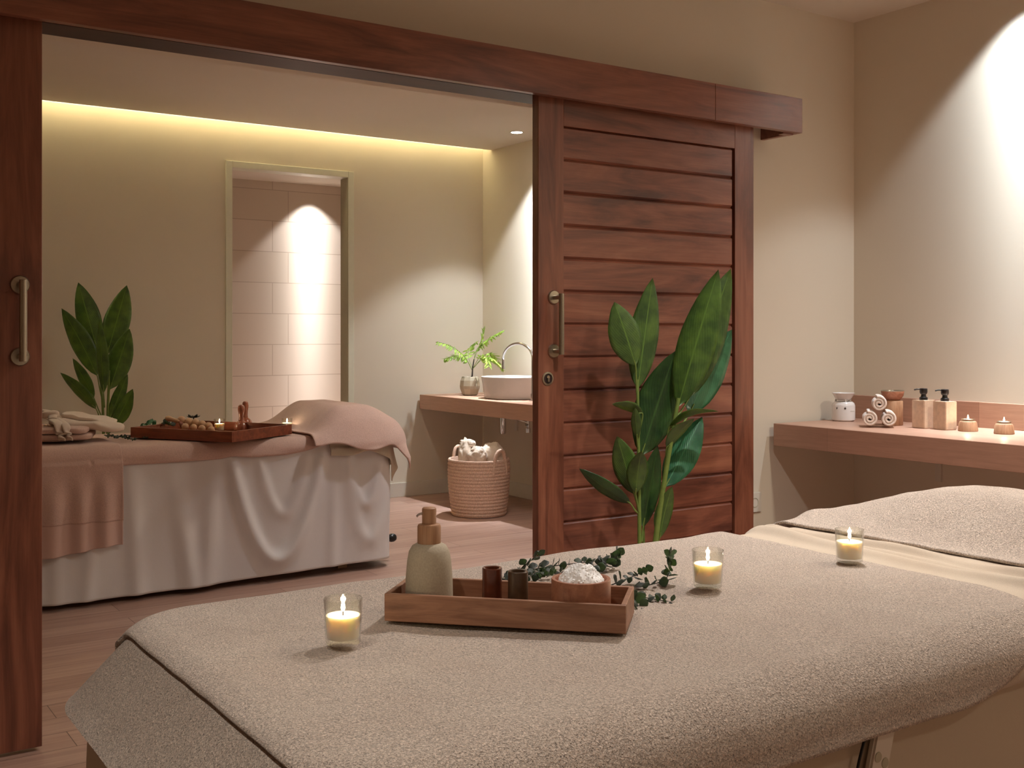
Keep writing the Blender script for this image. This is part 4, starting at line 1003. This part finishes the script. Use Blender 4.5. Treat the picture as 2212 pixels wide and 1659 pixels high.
def off(u, w, z): return Vector((bx, by, 0))+RT*u+FW*w+Vector((0, 0, z))
crumple('beige towel bunched upright in the woven basket, at its left', off(-.095, -.02, .405), .042, .055, .095, 1, 'robe', -.5, -.25)
crumple('folded-over towel end on top of the left side of the woven basket', off(-.075, .0, .475), .055, .035, .024, 3, 'robe', -.5, .1)
crumple('beige towel rolled at the front of the woven basket by its handle', off(-.005, -.07, .400), .060, .055, .058, 5, 'robe', -.4, .3)
crumple('shaded beige towel piled at the right back of the woven basket', off(.09, .03, .395), .070, .085, .075, 7, 'robe', .3, .2)
crumple('beige towel filling the middle of the woven basket', off(.0, .03, .30), .12, .11, .06, 9, 'robe', 0, 0)
# ================================================================ LIGHT
def spot(name, loc, power, cone, blend=.25, col=(1, .90, .76), r=.03, aim=None):
    d = bpy.data.lights.new(name, 'SPOT'); d.energy = power; d.spot_size = math.radians(cone); d.spot_blend = blend; d.color = col; d.shadow_soft_size = r
    o = bpy.data.objects.new(name, d); COL.objects.link(o); o.location = loc
    if aim: o.rotation_euler = (Vector(aim)-Vector(loc)).to_track_quat('-Z', 'Y').to_euler()
    return o
def beam(o, k=.03, ex=1.15):
    """reflector lamp: the beam is strongest on its axis and weakens towards the cut-off angle"""
    d = o.data; d.use_nodes = True; nt = d.node_tree; em = nt.nodes['Emission']
    tc = N(nt, 'ShaderNodeTexCoord'); sp = N(nt, 'ShaderNodeSeparateXYZ'); nt.links.new(tc.outputs['Normal'], sp.inputs[0])
    def m(op, a, b):
        n = N(nt, 'ShaderNodeMath'); n.operation = op
        for q, v in enumerate((a, b)):
            if isinstance(v, (int, float)): n.inputs[q].default_value = v
            else: nt.links.new(v, n.inputs[q])
        return n.outputs[0]
    s2 = m('MAXIMUM', m('SUBTRACT', 1.0+k, m('MULTIPLY', sp.outputs['Z'], sp.outputs['Z'])), k)
    nt.links.new(m('POWER', s2, -ex), em.inputs['Strength']); return o
beam(spot('downlight_lamp', (4.25, 2.62, ZC1-.015), 10.5, 95.5, .3, (.86, .93, 1), .03))
beam(spot('downlight_lamp', (4.31, 6.33, ZC2-.02), 18, 93, .3, (.90, .95, 1), .03))
beam(spot('downlight_lamp', (3.53, 7.94, 2.37), 5.5, 93, .3, (1, .98, .95), .02), .012, 1.35)
beam(spot('downlight_lamp', (2.15, 1.85, ZC1-.015), 98, 125, .6, (1, .95, .90), .05), .6, 1)
beam(spot('downlight_lamp', (3.25, 4.25, ZC2-.02), 16, 92, .5, (.90, .93, 1), .04), .1, 1)
spot('downlight_lamp', (-.15, .9, ZC1-.015), 60, 88, .7, (1, .92, .80), .06)
for loc, pw in (((3.62, .9, ZC1-.02), 185), ((2.6, -.7, ZC1-.02), 30), ((3.1, 4.7, ZC2-.02), 52), ((1.0, 5.5, ZC2-.02), 9)):  # unseen wide spots added to lift the ambient light, no fixtures
    spot('ambient_fill', loc, pw, 168, 1, (1, .89, .73), .10)
w = bpy.data.worlds.new('world'); sc.world = w; w.use_nodes = True
w.node_tree.nodes['Background'].inputs[0].default_value = (.5, .4, .3, 1); w.node_tree.nodes['Background'].inputs[1].default_value = 0.0
sc.cycles.max_bounces = 12; sc.cycles.diffuse_bounces = 6; sc.cycles.use_denoising = True
sc.cycles.sample_clamp_indirect = 4
sc.view_settings.exposure = 0.38
